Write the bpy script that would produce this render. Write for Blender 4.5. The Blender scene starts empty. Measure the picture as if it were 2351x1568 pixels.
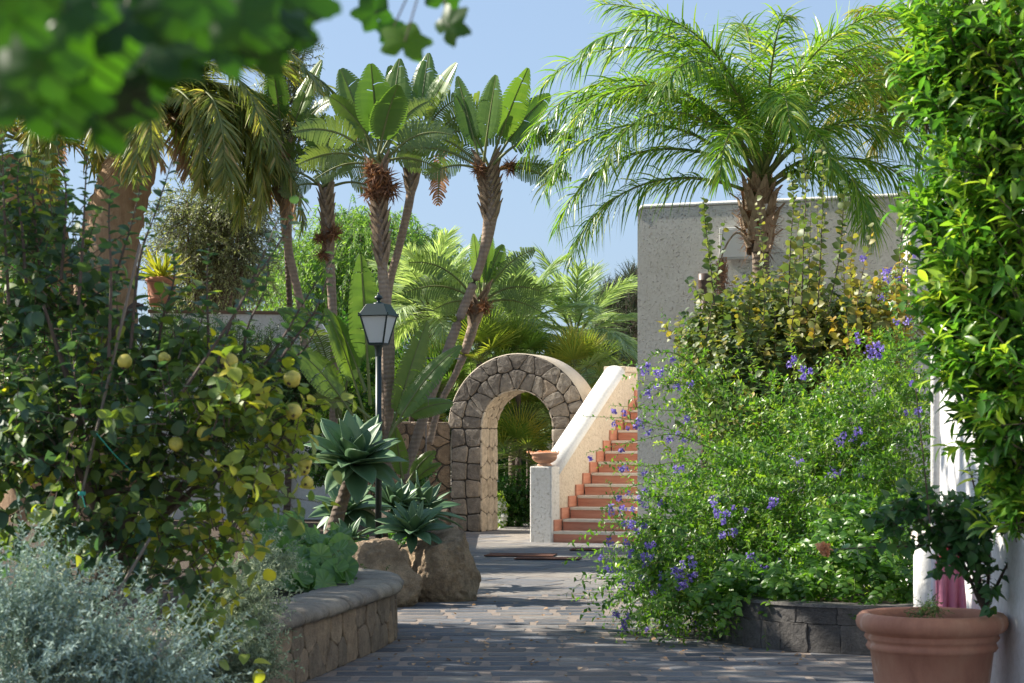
import bpy, bmesh, math, random
import numpy as np
from mathutils import Vector, Matrix, noise
R = math.radians
random.seed(7); RNG = np.random.default_rng(11)
C = bpy.context.scene.collection
sc = bpy.context.scene
# ------------------------------------------------------------------ camera
EYE = 1.5; F = 4571.0; CX = 1175.5; HY = 1009.0
cd = bpy.data.cameras.new('camera'); cam = bpy.data.objects.new('camera', cd); C.objects.link(cam)
cam.location = (0, 0, EYE); cam.rotation_euler = (R(90), 0, 0)
cd.lens = 70; cd.sensor_width = 36; cd.shift_y = 0.0957; cd.clip_start = 0.1; cd.clip_end = 3000
cd.dof.use_dof = True; cd.dof.focus_distance = 24; cd.dof.aperture_fstop = 8.0
sc.camera = cam
# ------------------------------------------------------------------ light
SUN_EL = 37.0
sun_dir = Vector((-.948, .318, 0)).normalized() * math.cos(R(SUN_EL)) + Vector((0, 0, math.sin(R(SUN_EL))))
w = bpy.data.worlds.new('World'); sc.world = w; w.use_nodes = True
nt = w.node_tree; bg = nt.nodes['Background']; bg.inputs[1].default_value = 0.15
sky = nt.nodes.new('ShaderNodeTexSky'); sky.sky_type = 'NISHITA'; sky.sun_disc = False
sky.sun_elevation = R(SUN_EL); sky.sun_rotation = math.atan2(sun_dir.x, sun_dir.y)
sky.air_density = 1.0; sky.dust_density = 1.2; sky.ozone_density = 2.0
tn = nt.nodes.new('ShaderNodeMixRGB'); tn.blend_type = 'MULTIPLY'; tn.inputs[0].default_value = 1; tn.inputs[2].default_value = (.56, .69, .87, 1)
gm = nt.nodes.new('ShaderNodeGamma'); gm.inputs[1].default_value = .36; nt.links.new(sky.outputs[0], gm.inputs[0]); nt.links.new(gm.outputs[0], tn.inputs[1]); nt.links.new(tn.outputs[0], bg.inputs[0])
sl = bpy.data.lights.new('sun', 'SUN'); sl.energy = 2.9; sl.angle = R(0.5); sl.color = (1, .93, .80)
so = bpy.data.objects.new('sun', sl); C.objects.link(so)
so.rotation_euler = (-sun_dir).to_track_quat('-Z', 'Y').to_euler()
vs = sc.view_settings; vs.view_transform = 'Standard'; vs.look = 'None'; vs.exposure = 1.9; vs.gamma = 1

def P(x, y, D): return Vector((D*(x-CX)/F, D, EYE - D*(y-HY)/F))
A21 = R(21)
E1 = Vector((math.cos(A21), -math.sin(A21), 0)); E2 = Vector((math.sin(A21), math.cos(A21), 0)); UZ = Vector((0, 0, 1))

# ------------------------------------------------------------------ materials
def newmat(name):
    m = bpy.data.materials.new(name); m.use_nodes = True
    n = m.node_tree; return m, n, n.nodes['Principled BSDF'], n.nodes['Material Output']
def nd(n, t, **kw):
    o = n.nodes.new(t)
    for k, v in kw.items(): setattr(o, k, v)
    return o
def ramp(n, cols, fac=None, interp='LINEAR'):
    r = nd(n, 'ShaderNodeValToRGB'); r.color_ramp.interpolation = interp
    els = r.color_ramp.elements
    while len(els) < len(cols): els.new(.5)
    for i, c in enumerate(cols):
        if len(c) == 4: els[i].position = c[3]
        else: els[i].position = i/(len(cols)-1)
        els[i].color = (c[0], c[1], c[2], 1)
    if fac is not None: n.links.new(fac, r.inputs[0])
    return r
def noise_n(n, scale, detail=6, rough=.6, coord='Object', stretch=None, dist=0):
    tc = nd(n, 'ShaderNodeTexCoord'); src = tc.outputs[coord]
    if stretch:
        mp = nd(n, 'ShaderNodeMapping'); mp.inputs['Scale'].default_value = stretch
        n.links.new(src, mp.inputs[0]); src = mp.outputs[0]
    t = nd(n, 'ShaderNodeTexNoise'); t.inputs['Scale'].default_value = scale; t.inputs['Detail'].default_value = detail
    t.inputs['Roughness'].default_value = rough; t.inputs['Distortion'].default_value = dist
    n.links.new(src, t.inputs['Vector']); return t
def bump(n, b, h, strength=.5, dist=.02, prev=None):
    x = nd(n, 'ShaderNodeBump'); x.inputs['Strength'].default_value = strength; x.inputs['Distance'].default_value = dist
    n.links.new(h, x.inputs['Height'])
    if prev is not None: n.links.new(prev, x.inputs['Normal'])
    n.links.new(x.outputs[0], b.inputs['Normal']); return x.outputs[0]
def mix(n, a, b, fac, mode='MIX'):
    m = nd(n, 'ShaderNodeMixRGB', blend_type=mode)
    for i, v in ((0, fac), (1, a), (2, b)):
        if isinstance(v, (int, float)): m.inputs[i].default_value = v
        elif isinstance(v, tuple): m.inputs[i].default_value = (*v, 1)
        else: n.links.new(v, m.inputs[i])
    return m.outputs[0]
def leaf_mat(name, cols, trans=.35, rough=.42, tboost=(1.25, 1.35, .5), spec=.5, veins=0):
    m, n, b, o = newmat(name)
    at = nd(n, 'ShaderNodeAttribute', attribute_name='tint')
    cols = [tuple(min(.8, v*1.28) for v in c[:3])+tuple(c[3:]) for c in cols]
    r = ramp(n, cols, at.outputs['Fac'])
    ns = noise_n(n, 9, 3)
    col = mix(n, r.outputs[0], (.55, .6, .45), ns.outputs[0], 'MULTIPLY')
    col2 = mix(n, r.outputs[0], col, .6)
    n.links.new(col2, b.inputs['Base Color']); b.inputs['Roughness'].default_value = rough
    b.inputs['Specular IOR Level'].default_value = spec
    tr = nd(n, 'ShaderNodeBsdfTranslucent'); tc = mix(n, col2, tboost, 1.0, 'MULTIPLY')
    sc2 = nd(n, 'ShaderNodeMixRGB', blend_type='ADD'); sc2.inputs[0].default_value = .45
    n.links.new(tc, sc2.inputs[1]); n.links.new(tc, sc2.inputs[2]); n.links.new(sc2.outputs[0], tr.inputs[0])
    mx = nd(n, 'ShaderNodeMixShader'); mx.inputs[0].default_value = trans
    n.links.new(b.outputs[0], mx.inputs[1]); n.links.new(tr.outputs[0], mx.inputs[2]); n.links.new(mx.outputs[0], o.inputs[0])
    if veins:
        uv = nd(n, 'ShaderNodeUVMap'); wv = nd(n, 'ShaderNodeTexWave'); wv.inputs['Scale'].default_value = veins
        n.links.new(uv.outputs[0], wv.inputs[0])
    return m
def solid_mat(name, cols, scale=4, rough=.8, bs=.4, bd=.02, bscale=30, stretch=None, metal=0, coord='Object', detail=8):
    m, n, b, o = newmat(name)
    ns = noise_n(n, scale, detail, .65, coord, stretch)
    r = ramp(n, cols, ns.outputs[0]); n.links.new(r.outputs[0], b.inputs['Base Color'])
    b.inputs['Roughness'].default_value = rough; b.inputs['Metallic'].default_value = metal
    if bs: bump(n, b, noise_n(n, bscale, 6, .7, coord, stretch).outputs[0], bs, bd)
    return m
def bark_mat(name, c0, c1, ringscale=14, rings=.6, fib=.3):
    m, n, b, o = newmat(name)
    ns = noise_n(n, 6, 8, .7, stretch=(3, 3, .6))
    tc = nd(n, 'ShaderNodeTexCoord')
    wv = nd(n, 'ShaderNodeTexWave', bands_direction='Z'); wv.inputs['Scale'].default_value = ringscale
    wv.inputs['Distortion'].default_value = 3; wv.inputs['Detail'].default_value = 3; wv.inputs['Detail Scale'].default_value = 2
    n.links.new(tc.outputs['Object'], wv.inputs[0])
    r = ramp(n, [(*c0, .25), (*c1, .75)], ns.outputs[0])
    col = mix(n, r.outputs[0], (.35, .32, .28), mix(n, (0, 0, 0), wv.outputs[0], rings*.6), 'MULTIPLY')
    n.links.new(col, b.inputs['Base Color']); b.inputs['Roughness'].default_value = .9
    h = mix(n, wv.outputs[0], noise_n(n, 25, 6, .7, stretch=(3, 3, .5)).outputs[0], fib)
    bump(n, b, h, .8, .02); return m
def stone_mat(name, cols, sc_=9, bs=.7, bd=.02, lo=.45):
    m, n, b, o = newmat(name)
    at = nd(n, 'ShaderNodeAttribute', attribute_name='tint'); r = ramp(n, cols, at.outputs['Fac'])
    n1 = noise_n(n, sc_, 8, .7); r1 = ramp(n, [(lo, lo*.95, lo*.9, .33), (1.1, 1.08, 1.04, .66)], n1.outputs[0])
    col = mix(n, r.outputs[0], r1.outputs[0], .8, 'MULTIPLY')
    n2 = noise_n(n, 90, 3, .8); r2 = ramp(n, [(.55, .55, .55, .35), (1.2, 1.2, 1.2, .65)], n2.outputs[0])
    col = mix(n, col, r2.outputs[0], .5, 'MULTIPLY'); n.links.new(col, b.inputs['Base Color'])
    b.inputs['Roughness'].default_value = .85
    p = bump(n, b, noise_n(n, sc_*2.5, 8, .7).outputs[0], bs, bd*1.5)
    bump(n, b, noise_n(n, 70, 4, .8).outputs[0], bs*.6, bd*.5, p); return m
def stucco_mat(name, col, bs=1.0, bd=.03, sc_=22, dirt=.15, warm=(.5, .4, .25), sparse=False):
    m, n, b, o = newmat(name)
    n1 = noise_n(n, 1.3, 8, .7); r = ramp(n, [(0, 0, 0, .4), (1, 1, 1, .8)], n1.outputs[0])
    f = mix(n, (0, 0, 0), r.outputs[0], dirt)
    n3 = noise_n(n, 26, 5, .8); r3 = ramp(n, [(.72, .70, .66, .3), (1, 1, 1, .55)], n3.outputs[0])
    c = mix(n, col, warm, f); c = mix(n, c, r3.outputs[0], .7, 'MULTIPLY')
    n.links.new(c, b.inputs['Base Color']); b.inputs['Roughness'].default_value = .9
    vo = nd(n, 'ShaderNodeTexNoise'); tc = nd(n, 'ShaderNodeTexCoord'); n.links.new(tc.outputs['Object'], vo.inputs[0])
    vo.inputs['Scale'].default_value = sc_; vo.inputs['Detail'].default_value = 5; vo.inputs['Roughness'].default_value = .55
    r2 = ramp(n, [(0, 0, 0, .57), (.3, .3, .3, .64), (1, 1, 1, .72)] if sparse else [(0, 0, 0, .38), (.25, .25, .25, .55), (1, 1, 1, .72)], vo.outputs[0])
    p_ = bump(n, b, r2.outputs[0], bs, bd)
    if sparse: bump(n, b, noise_n(n, 60, 4, .7).outputs[0], .25, .008, p_)
    return m

M = {}
M['bark_palm'] = bark_mat('palm bark', (.10, .075, .055), (.24, .18, .135), 5, .5)
M['bark_fibre'] = bark_mat('fibrous bark', (.22, .13, .07), (.46, .31, .19), 1.2, .15, .9)
M['bark_strel'] = bark_mat('ringed stem', (.24, .17, .13), (.46, .35, .26), 5.5, .45, .7)
M['bark_twig'] = solid_mat('twig bark', [(.05, .035, .028), (.13, .095, .075)], 12, .85)
M['bark_green'] = solid_mat('green stem', [(.09, .12, .03), (.20, .22, .07)], 10, .6, .2)
M['boot'] = solid_mat('dry leaf base', [(.16, .10, .06, .3), (.42, .32, .22, .7)], 8, .8, .6, .01, 40, (4, 4, .6))
M['fibre'] = leaf_mat('dry fibre', [(.10, .045, .025), (.22, .10, .05), (.33, .17, .08)], .15, .8, (1, .8, .5))
M['rust_leaf'] = leaf_mat('rust brown leaf', [(.20, .08, .03), (.34, .15, .06), (.42, .2, .09)], .3, .7, (1, .85, .6))
M['queen'] = leaf_mat('feather palm leaf', [(.055, .13, .018), (.10, .20, .025), (.19, .28, .04), (.38, .37, .10)], .45, .35)
M['queen2'] = leaf_mat('yellowing palm leaf', [(.10, .15, .025), (.22, .22, .04), (.34, .26, .07)], .45, .4)
M['date'] = leaf_mat('date palm leaf', [(.10, .14, .045), (.17, .21, .07), (.30, .28, .09), (.46, .33, .15)], .38, .38)
M['dead'] = leaf_mat('dead palm leaf', [(.28, .17, .10), (.42, .27, .17), (.54, .37, .24)], .2, .7, (1, .85, .6))
M['butia'] = leaf_mat('silver palm leaf', [(.17, .23, .14), (.27, .34, .21), (.42, .47, .31)], .35, .4)
M['fan'] = leaf_mat('fan palm leaf', [(.04, .085, .018), (.085, .15, .03), (.16, .21, .04), (.32, .27, .05)], .4, .35)
M['strel'] = leaf_mat('broad strelitzia leaf', [(.035, .075, .025), (.055, .11, .03), (.085, .15, .035), (.13, .19, .045)], .36, .32)
M['strel_old'] = leaf_mat('torn strelitzia leaf', [(.06, .10, .04), (.10, .15, .05), (.18, .22, .07)], .3, .4)
M['agave'] = leaf_mat('glaucous agave leaf', [(.06, .12, .06), (.095, .175, .085), (.155, .235, .115)], .12, .42, (1.1, 1.2, .7))
M['ligu'] = leaf_mat('round bedding leaf', [(.055, .12, .04), (.09, .18, .05), (.14, .25, .07)], .3, .4)
M['quince'] = leaf_mat('quince leaf', [(.04, .085, .06), (.07, .12, .055), (.12, .18, .045), (.24, .27, .04), (.46, .40, .045)], .38, .5)
M['quince_far'] = leaf_mat('ageing shrub leaf', [(.06, .10, .045), (.10, .14, .055), (.17, .185, .065), (.26, .22, .055), (.36, .23, .05)], .35, .5)
M['silver'] = leaf_mat('silver shrub leaf', [(.15, .21, .20), (.23, .31, .29), (.34, .42, .38)], .12, .8, (1, 1.1, .9))
M['silver2'] = leaf_mat('sage shrub leaf', [(.16, .20, .13), (.24, .29, .19), (.33, .36, .24)], .15, .8, (1, 1.1, .9))
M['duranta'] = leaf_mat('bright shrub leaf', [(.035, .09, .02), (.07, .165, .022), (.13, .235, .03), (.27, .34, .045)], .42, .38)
M['flower'] = leaf_mat('violet petal', [(.13, .09, .40), (.21, .15, .52), (.34, .26, .66)], .3, .6, (1, 1, 1))
M['white_flower'] = leaf_mat('white petal', [(.7, .7, .68), (.85, .85, .82)], .3, .6, (1, 1, 1))
M['bay'] = leaf_mat('bay leaf', [(.035, .10, .025), (.07, .17, .03), (.14, .25, .035), (.32, .38, .06)], .5, .33)
M['bougain'] = leaf_mat('heart shaped leaf', [(.025, .08, .03), (.045, .12, .04), (.07, .16, .045)], .3, .42)
M['bract'] = leaf_mat('dry bract', [(.50, .24, .13), (.65, .36, .22)], .3, .6, (1, .9, .8))
M['olive'] = leaf_mat('olive leaf', [(.10, .125, .07), (.18, .20, .125), (.34, .35, .25)], .3, .42)
M['pepper'] = leaf_mat('pepper tree leaf', [(.09, .18, .05), (.16, .27, .065), (.25, .36, .10)], .42, .5)
M['pine'] = leaf_mat('pine needle', [(.025, .05, .02), (.05, .08, .025), (.085, .11, .035)], .15, .6)
M['hedge'] = leaf_mat('hedge leaf', [(.025, .08, .02), (.045, .13, .025), (.09, .19, .03)], .35, .4)
M['rosemary'] = leaf_mat('rosemary needle', [(.03, .07, .02), (.05, .11, .025), (.09, .16, .045)], .25, .5)
M['vine'] = leaf_mat('vine leaf', [(.008, .026, .004), (.016, .05, .006), (.028, .08, .007), (.10, .18, .012)], .5, .45, (1.3, 1.5, .3))
M['yucca'] = leaf_mat('yellow edged leaf', [(.12, .18, .03), (.30, .30, .05), (.45, .40, .08)], .35, .4)
M['fruit'] = solid_mat('quince fruit', [(.16, .14, .04, .28), (.40, .36, .06, .45), (.54, .44, .07, .7)], 16, .55, .3, .004, 60)
M['nut'] = solid_mat('palm fruit', [(.30, .13, .06), (.50, .27, .14)], 20, .5, .2)
M['arch_stone'] = stone_mat('basalt block', [(.22, .19, .16), (.29, .255, .215), (.37, .325, .27), (.40, .32, .24)], 10, .9, .02)
M['wall_stone'] = stone_mat('brown rubble stone', [(.15, .115, .085), (.22, .17, .12), (.29, .22, .16)], 8, .9, .02)
M['plant_stone'] = stone_mat('planter stone', [(.26, .21, .155), (.36, .28, .20), (.44, .33, .22)], 7, .9, .02)
M['grey_stone'] = stone_mat('dark tuff block', [(.10, .095, .095), (.145, .135, .13), (.20, .185, .175)], 9, .9, .018)
M['boulder'] = stone_mat('boulder stone', [(.62, .45, .29), (.72, .54, .36)], 6, 1.0, .08, .25)
M['mortar_dark'] = solid_mat('dark joint', [(.035, .03, .026), (.08, .07, .06)], 8, .95)
M['render_cream'] = stucco_mat('cream render', (.62, .54, .43), .3, .01, 30, .5, (.5, .38, .25))
M['stucco_grey'] = stucco_mat('rough stucco', (.62, .60, .56), 1.0, .022, 34, .35, (.30, .26, .20), sparse=True)
M['stucco_white'] = stucco_mat('white rough stucco', (.78, .76, .72), 1.0, .022, 34, .2, (.45, .38, .28), sparse=True)
M['stucco_fleck'] = stucco_mat('flecked cream stucco', (.72, .62, .50), .8, .02, 20, .35, (.55, .42, .28))
M['plaster'] = stucco_mat('smooth white plaster', (.80, .79, .77), .35, .008, 40, .12)
M['white_wall'] = stucco_mat('white painted wall', (.84, .83, .83), .2, .01, 20, .1)
M['terra'] = solid_mat('terracotta', [(.34, .13, .08, .25), (.54, .24, .15, .48), (.60, .30, .19, .6), (.78, .58, .46, .72)], 3.2, .75, .35, .01, 40, (1, 1, .45))
M['terra_light'] = solid_mat('pale terracotta', [(.48, .26, .16), (.62, .38, .26)], 8, .75, .3, .01, 60)
M['terra_tile'] = solid_mat('terracotta riser', [(.52, .19, .12, .3), (.70, .34, .23, .75)], 5, .55, .2, .005, 40, (.5, .5, 4))
M['tread'] = solid_mat('travertine tread', [(.62, .54, .44, .3), (.80, .73, .63, .7)], 6, .6, .3, .006, 30)
M['lamp_green'] = solid_mat('dark green paint', [(.004, .016, .018), (.007, .024, .026)], 6, .38, .1, .002, 40)
M['brown_metal'] = solid_mat('brown painted metal', [(.08, .05, .04), (.13, .09, .07)], 6, .45, .1)
M['rust'] = solid_mat('rusty iron', [(.14, .06, .04), (.26, .12, .075)], 14, .85, .4)
M['dark_hole'] = solid_mat('dark slot', [(.015, .012, .01), (.03, .025, .02)], 14, .95, 0)
M['soil'] = solid_mat('soil', [(.045, .032, .022), (.12, .085, .055)], 7, .95, .9, .05, 20)
M['pale_ground'] = solid_mat('dry pale ground', [(.34, .29, .22), (.48, .42, .33)], 2, .95, .5, .03, 10)
M['mortar'] = solid_mat('sandy mortar', [(.19, .155, .13, .3), (.28, .225, .19, .7)], 9, .95, .7, .01, 90)
M['wood_stake'] = solid_mat('weathered cane', [(.11, .09, .075), (.24, .20, .165)], 9, .8, .4, .004, 30, (5, 5, .5))
M['coping_brown'] = solid_mat('brown coping tile', [(.16, .10, .07), (.25, .16, .11)], 6, .8)
M['steel_cover'] = solid_mat('steel cover', [(.36, .36, .36), (.48, .47, .46)], 9, .6, .2)
M['box_grey'] = solid_mat('grey plastic', [(.50, .50, .49), (.57, .56, .55)], 3, .5, .05)
M['pink'] = solid_mat('pink cloth', [(.62, .16, .27, .3), (.78, .32, .42, .7)], 3, .8, .6, .03, 6)
M['red'] = solid_mat('red cloth', [(.62, .05, .08), (.7, .09, .1)], 5, .8, .3)
M['white_cloth'] = solid_mat('white cloth', [(.72, .70, .74), (.82, .8, .83)], 5, .8, .4, .03, 8)
M['tie'] = solid_mat('green twine', [(.02, .26, .20), (.03, .32, .25)], 5, .6, 0)
M['rod'] = solid_mat('grey rod', [(.18, .18, .19), (.26, .26, .27)], 5, .5, 0, metal=.5)
def paving_mat():
    m, n, b, o = newmat('slate setts')
    at = nd(n, 'ShaderNodeAttribute', attribute_name='tint')
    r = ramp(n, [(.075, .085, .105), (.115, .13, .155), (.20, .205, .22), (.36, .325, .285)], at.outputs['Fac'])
    n1 = noise_n(n, 6, 8, .75, stretch=(.7, 3.2, 1)); r1 = ramp(n, [(.45, .45, .47, .3), (1.5, 1.5, 1.5, .75)], n1.outputs[0])
    c = mix(n, r.outputs[0], r1.outputs[0], .9, 'MULTIPLY')
    n4 = noise_n(n, 1.1, 4, .6); c = mix(n, c, (.26, .22, .185), ramp(n, [(0, 0, 0, .45), (.75, .75, .75, .75)], n4.outputs[0]).outputs[0])
    n.links.new(c, b.inputs['Base Color']); rr = ramp(n, [(.55, .55, .55), (.85, .85, .85)], n1.outputs[0]); n.links.new(rr.outputs[0], b.inputs['Roughness'])
    p = bump(n, b, noise_n(n, 14, 8, .75, stretch=(.5, 2.2, 1)).outputs[0], 1.0, .035)
    bump(n, b, noise_n(n, 60, 4, .8, stretch=(.6, 1.5, 1)).outputs[0], .6, .008, p); return m
M['sett'] = paving_mat()
def glass_mat():
    m, n, b, o = newmat('frosted glass'); b.inputs['Base Color'].default_value = (.80, .84, .88, 1); b.inputs['Roughness'].default_value = .22
    tr = nd(n, 'ShaderNodeBsdfTranslucent'); tr.inputs[0].default_value = (.75, .78, .8, 1)
    mx = nd(n, 'ShaderNodeMixShader'); mx.inputs[0].default_value = .45
    n.links.new(b.outputs[0], mx.inputs[1]); n.links.new(tr.outputs[0], mx.inputs[2]); n.links.new(mx.outputs[0], o.inputs[0]); return m
M['frost'] = glass_mat()

# ------------------------------------------------------------------ mesh builder
class MB:
    def __init__(s): s.V = []; s.nv = 0; s.F = {}; s.T = {}; s.NG = []
    def addv(s, v):
        v = np.asarray(v, dtype=np.float32).reshape(-1, 3); i = s.nv; s.V.append(v); s.nv += len(v); return i
    def addf(s, f, tint, base=0):
        f = np.asarray(f, dtype=np.int32) + base; k = f.shape[1]
        t = np.broadcast_to(np.asarray(tint, dtype=np.float32), (len(f),))
        s.F.setdefault(k, []).append(f); s.T.setdefault(k, []).append(t)
    def mesh(s, v, faces, tint=.5):
        b = s.addv(v)
        for f in faces: s.addf([f], tint, b)
    def box(s, o, a, b, c, tint=.5):
        o, a, b, c = Vector(o), Vector(a), Vector(b), Vector(c)
        v = [o, o+a, o+a+b, o+b, o+c, o+a+c, o+a+b+c, o+b+c]
        s.mesh(v, [(0, 3, 2, 1), (4, 5, 6, 7), (0, 1, 5, 4), (1, 2, 6, 5), (2, 3, 7, 6), (3, 0, 4, 7)], tint)
    def tube(s, pts, rad, n=8, cap=True, tint=.5, jit=0):
        pts = [Vector(p) for p in pts]; k = len(pts)
        if not hasattr(rad, '__len__'): rad = [rad]*k
        vs_ = []; up = Vector((0.13, .07, 1))
        for i, p in enumerate(pts):
            t = (pts[min(i+1, k-1)]-pts[max(i-1, 0)])
            t = t.normalized() if t.length > 1e-9 else Vector((0, 0, 1))
            u = t.cross(up if abs(t.dot(up)) < 1.0*up.length*.97 else Vector((1, .1, 0))).normalized(); v = t.cross(u)
            for j in range(n):
                a = 2*math.pi*j/n; r = rad[i]*(1+random.uniform(-jit, jit)); vs_.append(p+u*(r*math.cos(a))+v*(r*math.sin(a)))
        b = s.addv(vs_); f = []
        for i in range(k-1):
            for j in range(n): f.append((i*n+j, i*n+(j+1) % n, (i+1)*n+(j+1) % n, (i+1)*n+j))
        s.addf(f, tint, b)
        if cap and n > 2:
            s.addf([tuple(range(n-1, -1, -1))], tint, b); s.addf([tuple((k-1)*n+j for j in range(n))], tint, b)
    def lathe(s, prof, c=(0, 0, 0), n=48, tint=.5, wob=0, ax=None):
        c = Vector(c); k = len(prof); v = []
        for i, (r, z) in enumerate(prof):
            for j in range(n):
                a = 2*math.pi*j/n; rr = r*(1+wob*math.sin(3*a+i)); v.append(c+Vector((rr*math.cos(a), rr*math.sin(a), z)))
        b = s.addv(v); f = [(i*n+j, i*n+(j+1) % n, (i+1)*n+(j+1) % n, (i+1)*n+j) for i in range(k-1) for j in range(n)]
        s.addf(f, tint, b)
    def leaves(s, tv, tf, pos, d, up, size, tint):
        """tv: template verts, local y = leaf axis, z = normal; vectorised"""
        pos = np.asarray(pos, dtype=np.float64); d = np.asarray(d, dtype=np.float64); up = np.asarray(up, dtype=np.float64)
        d = d/np.maximum(np.linalg.norm(d, axis=1, keepdims=True), 1e-9)
        x = np.cross(d, up); l = np.linalg.norm(x, axis=1, keepdims=True)
        x = np.where(l < 1e-4, np.array([[1., 0, 0]]), x/np.maximum(l, 1e-6)); z = np.cross(x, d)
        tv = np.asarray(tv); size = np.asarray(size).reshape(-1, 1, 1)
        v = (tv[None, :, 0:1]*x[:, None, :]+tv[None, :, 1:2]*d[:, None, :]+tv[None, :, 2:3]*z[:, None, :])*size+pos[:, None, :]
        N = len(pos); b = s.addv(v.reshape(-1, 3)); off = (np.arange(N)*len(tv)).reshape(-1, 1, 1)
        for k in (3, 4):
            f = np.array([q for q in tf if len(q) == k], dtype=np.int32)
            if len(f):
                ff = (f[None]+off).reshape(-1, k); s.addf(ff, np.repeat(np.asarray(tint), len(f)), b)
    def build(s, name, mat, parent=None, smooth=False, bevel=0, loc=None):
        me = bpy.data.meshes.new(name); V = np.concatenate(s.V) if s.V else np.zeros((0, 3), np.float32)
        o = bpy.data.objects.new(name, me)
        if loc is not None:
            loc = Vector(loc); V = V-np.array(loc, dtype=np.float32)[None]
        me.vertices.add(len(V)); me.vertices.foreach_set('co', V.astype(np.float32).ravel())
        li = []; ls = []; tn = []; st = 0
        for k in sorted(s.F):
            f = np.concatenate(s.F[k]); t = np.concatenate(s.T[k]); li.append(f.ravel()); ls.append(st+np.arange(len(f))*k); st += f.size; tn.append(t)
        li = np.concatenate(li); ls = np.concatenate(ls); tn = np.concatenate(tn)
        me.loops.add(len(li)); me.loops.foreach_set('vertex_index', li.astype(np.int32))
        me.polygons.add(len(ls)); me.polygons.foreach_set('loop_start', ls.astype(np.int32))
        me.update(calc_edges=True)
        a = me.attributes.new('tint', 'FLOAT', 'FACE'); a.data.foreach_set('value', tn.astype(np.float32))
        me.polygons.foreach_set('use_smooth', np.full(len(ls), bool(smooth)))
        me.materials.append(M[mat] if isinstance(mat, str) else mat); C.objects.link(o)
        if loc is not None: o.location = loc
        if bevel:
            md = o.modifiers.new('bevel', 'BEVEL'); md.width = bevel; md.segments = 2; md.limit_method = 'ANGLE'; md.angle_limit = R(40)
        if parent is not None:
            o.parent = parent
            if loc is not None: o.location = loc-parent_loc(parent)
            else: o.location = -parent_loc(parent)
        return o
def parent_loc(p):
    l = Vector((0, 0, 0))
    while p is not None: l += Vector(p.location); p = p.parent
    return l
def tag(o, label=None, cat=None, group=None, kind=None):
    for k, v in (('label', label), ('category', cat), ('group', group), ('kind', kind)):
        if v: o[k] = v
    return o
def thing(name, label, cat, loc=(0, 0, 0), group=None):
    o = bpy.data.objects.new(name, None); C.objects.link(o); o.location = loc; o.empty_display_size = .2
    return tag(o, label, cat, group)

# ------------------------------------------------------------------ leaf templates and foliage
def leaf_t(prof, fold=.15, droop=.15, curl=0):
    v = []; f = []
    for t, wd in prof:
        z = -droop*t*t; v += [(-wd, t, z+fold*wd), (0, t, z), (wd, t, z+fold*wd)]
    for i in range(len(prof)-1):
        a = i*3; f += [(a, a+1, a+4, a+3), (a+1, a+2, a+5, a+4)]
    return v, f
T_OVATE = leaf_t([(0, .03), (.12, .26), (.35, .40), (.62, .37), (.86, .2), (1, .01)], .35, .25)
T_ROUND = leaf_t([(0, .05), (.1, .3), (.4, .45), (.75, .35), (1, .02)], .3, .2)
T_SMALL = leaf_t([(0, .03), (.4, .27), (1, .01)], .3, .15)
T_LANCE = leaf_t([(0, .03), (.25, .15), (.55, .18), (.82, .11), (1, .01)], .4, .2)
T_LANCE_S = leaf_t([(0, .02), (.45, .14), (1, .01)], .3, .15)
T_HEART = leaf_t([(0, .12), (.08, .42), (.35, .46), (.7, .26), (1, .01)], .35, .35)
T_NEEDLE = ([(-.035, 0, 0), (.035, 0, 0), (.0, 1, -.05)], [(0, 1, 2)])
T_PETAL = ([(-.5, -.5, 0), (.5, -.5, .1), (.5, .5, 0), (-.5, .5, .15)], [(0, 1, 2, 3)])
def unit(a): return a/np.maximum(np.linalg.norm(a, axis=-1, keepdims=True), 1e-9)
def rvec(n, zb=0.): return unit(RNG.normal(size=(n, 3))+np.array([0, 0, zb]))
def Eb(x, y, D, rx, ry, rd=None, w=None):
    c = P(x, y, D); k = D/F; r = (rx*k, (rd if rd else (rx+ry)/2*k), ry*k)
    return (np.array(c), np.array(r), w if w else rx*ry)
def sample(blobs, n, shell=.45):
    ws = np.array([b[2] for b in blobs], float); ws /= ws.sum(); idx = RNG.choice(len(blobs), n, p=ws)
    u = rvec(n); r = RNG.random(n)**shell
    c = np.array([b[0] for b in blobs])[idx]; rr = np.array([b[1] for b in blobs])[idx]
    return c+u*rr*r[:, None], unit(u/rr)
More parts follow.
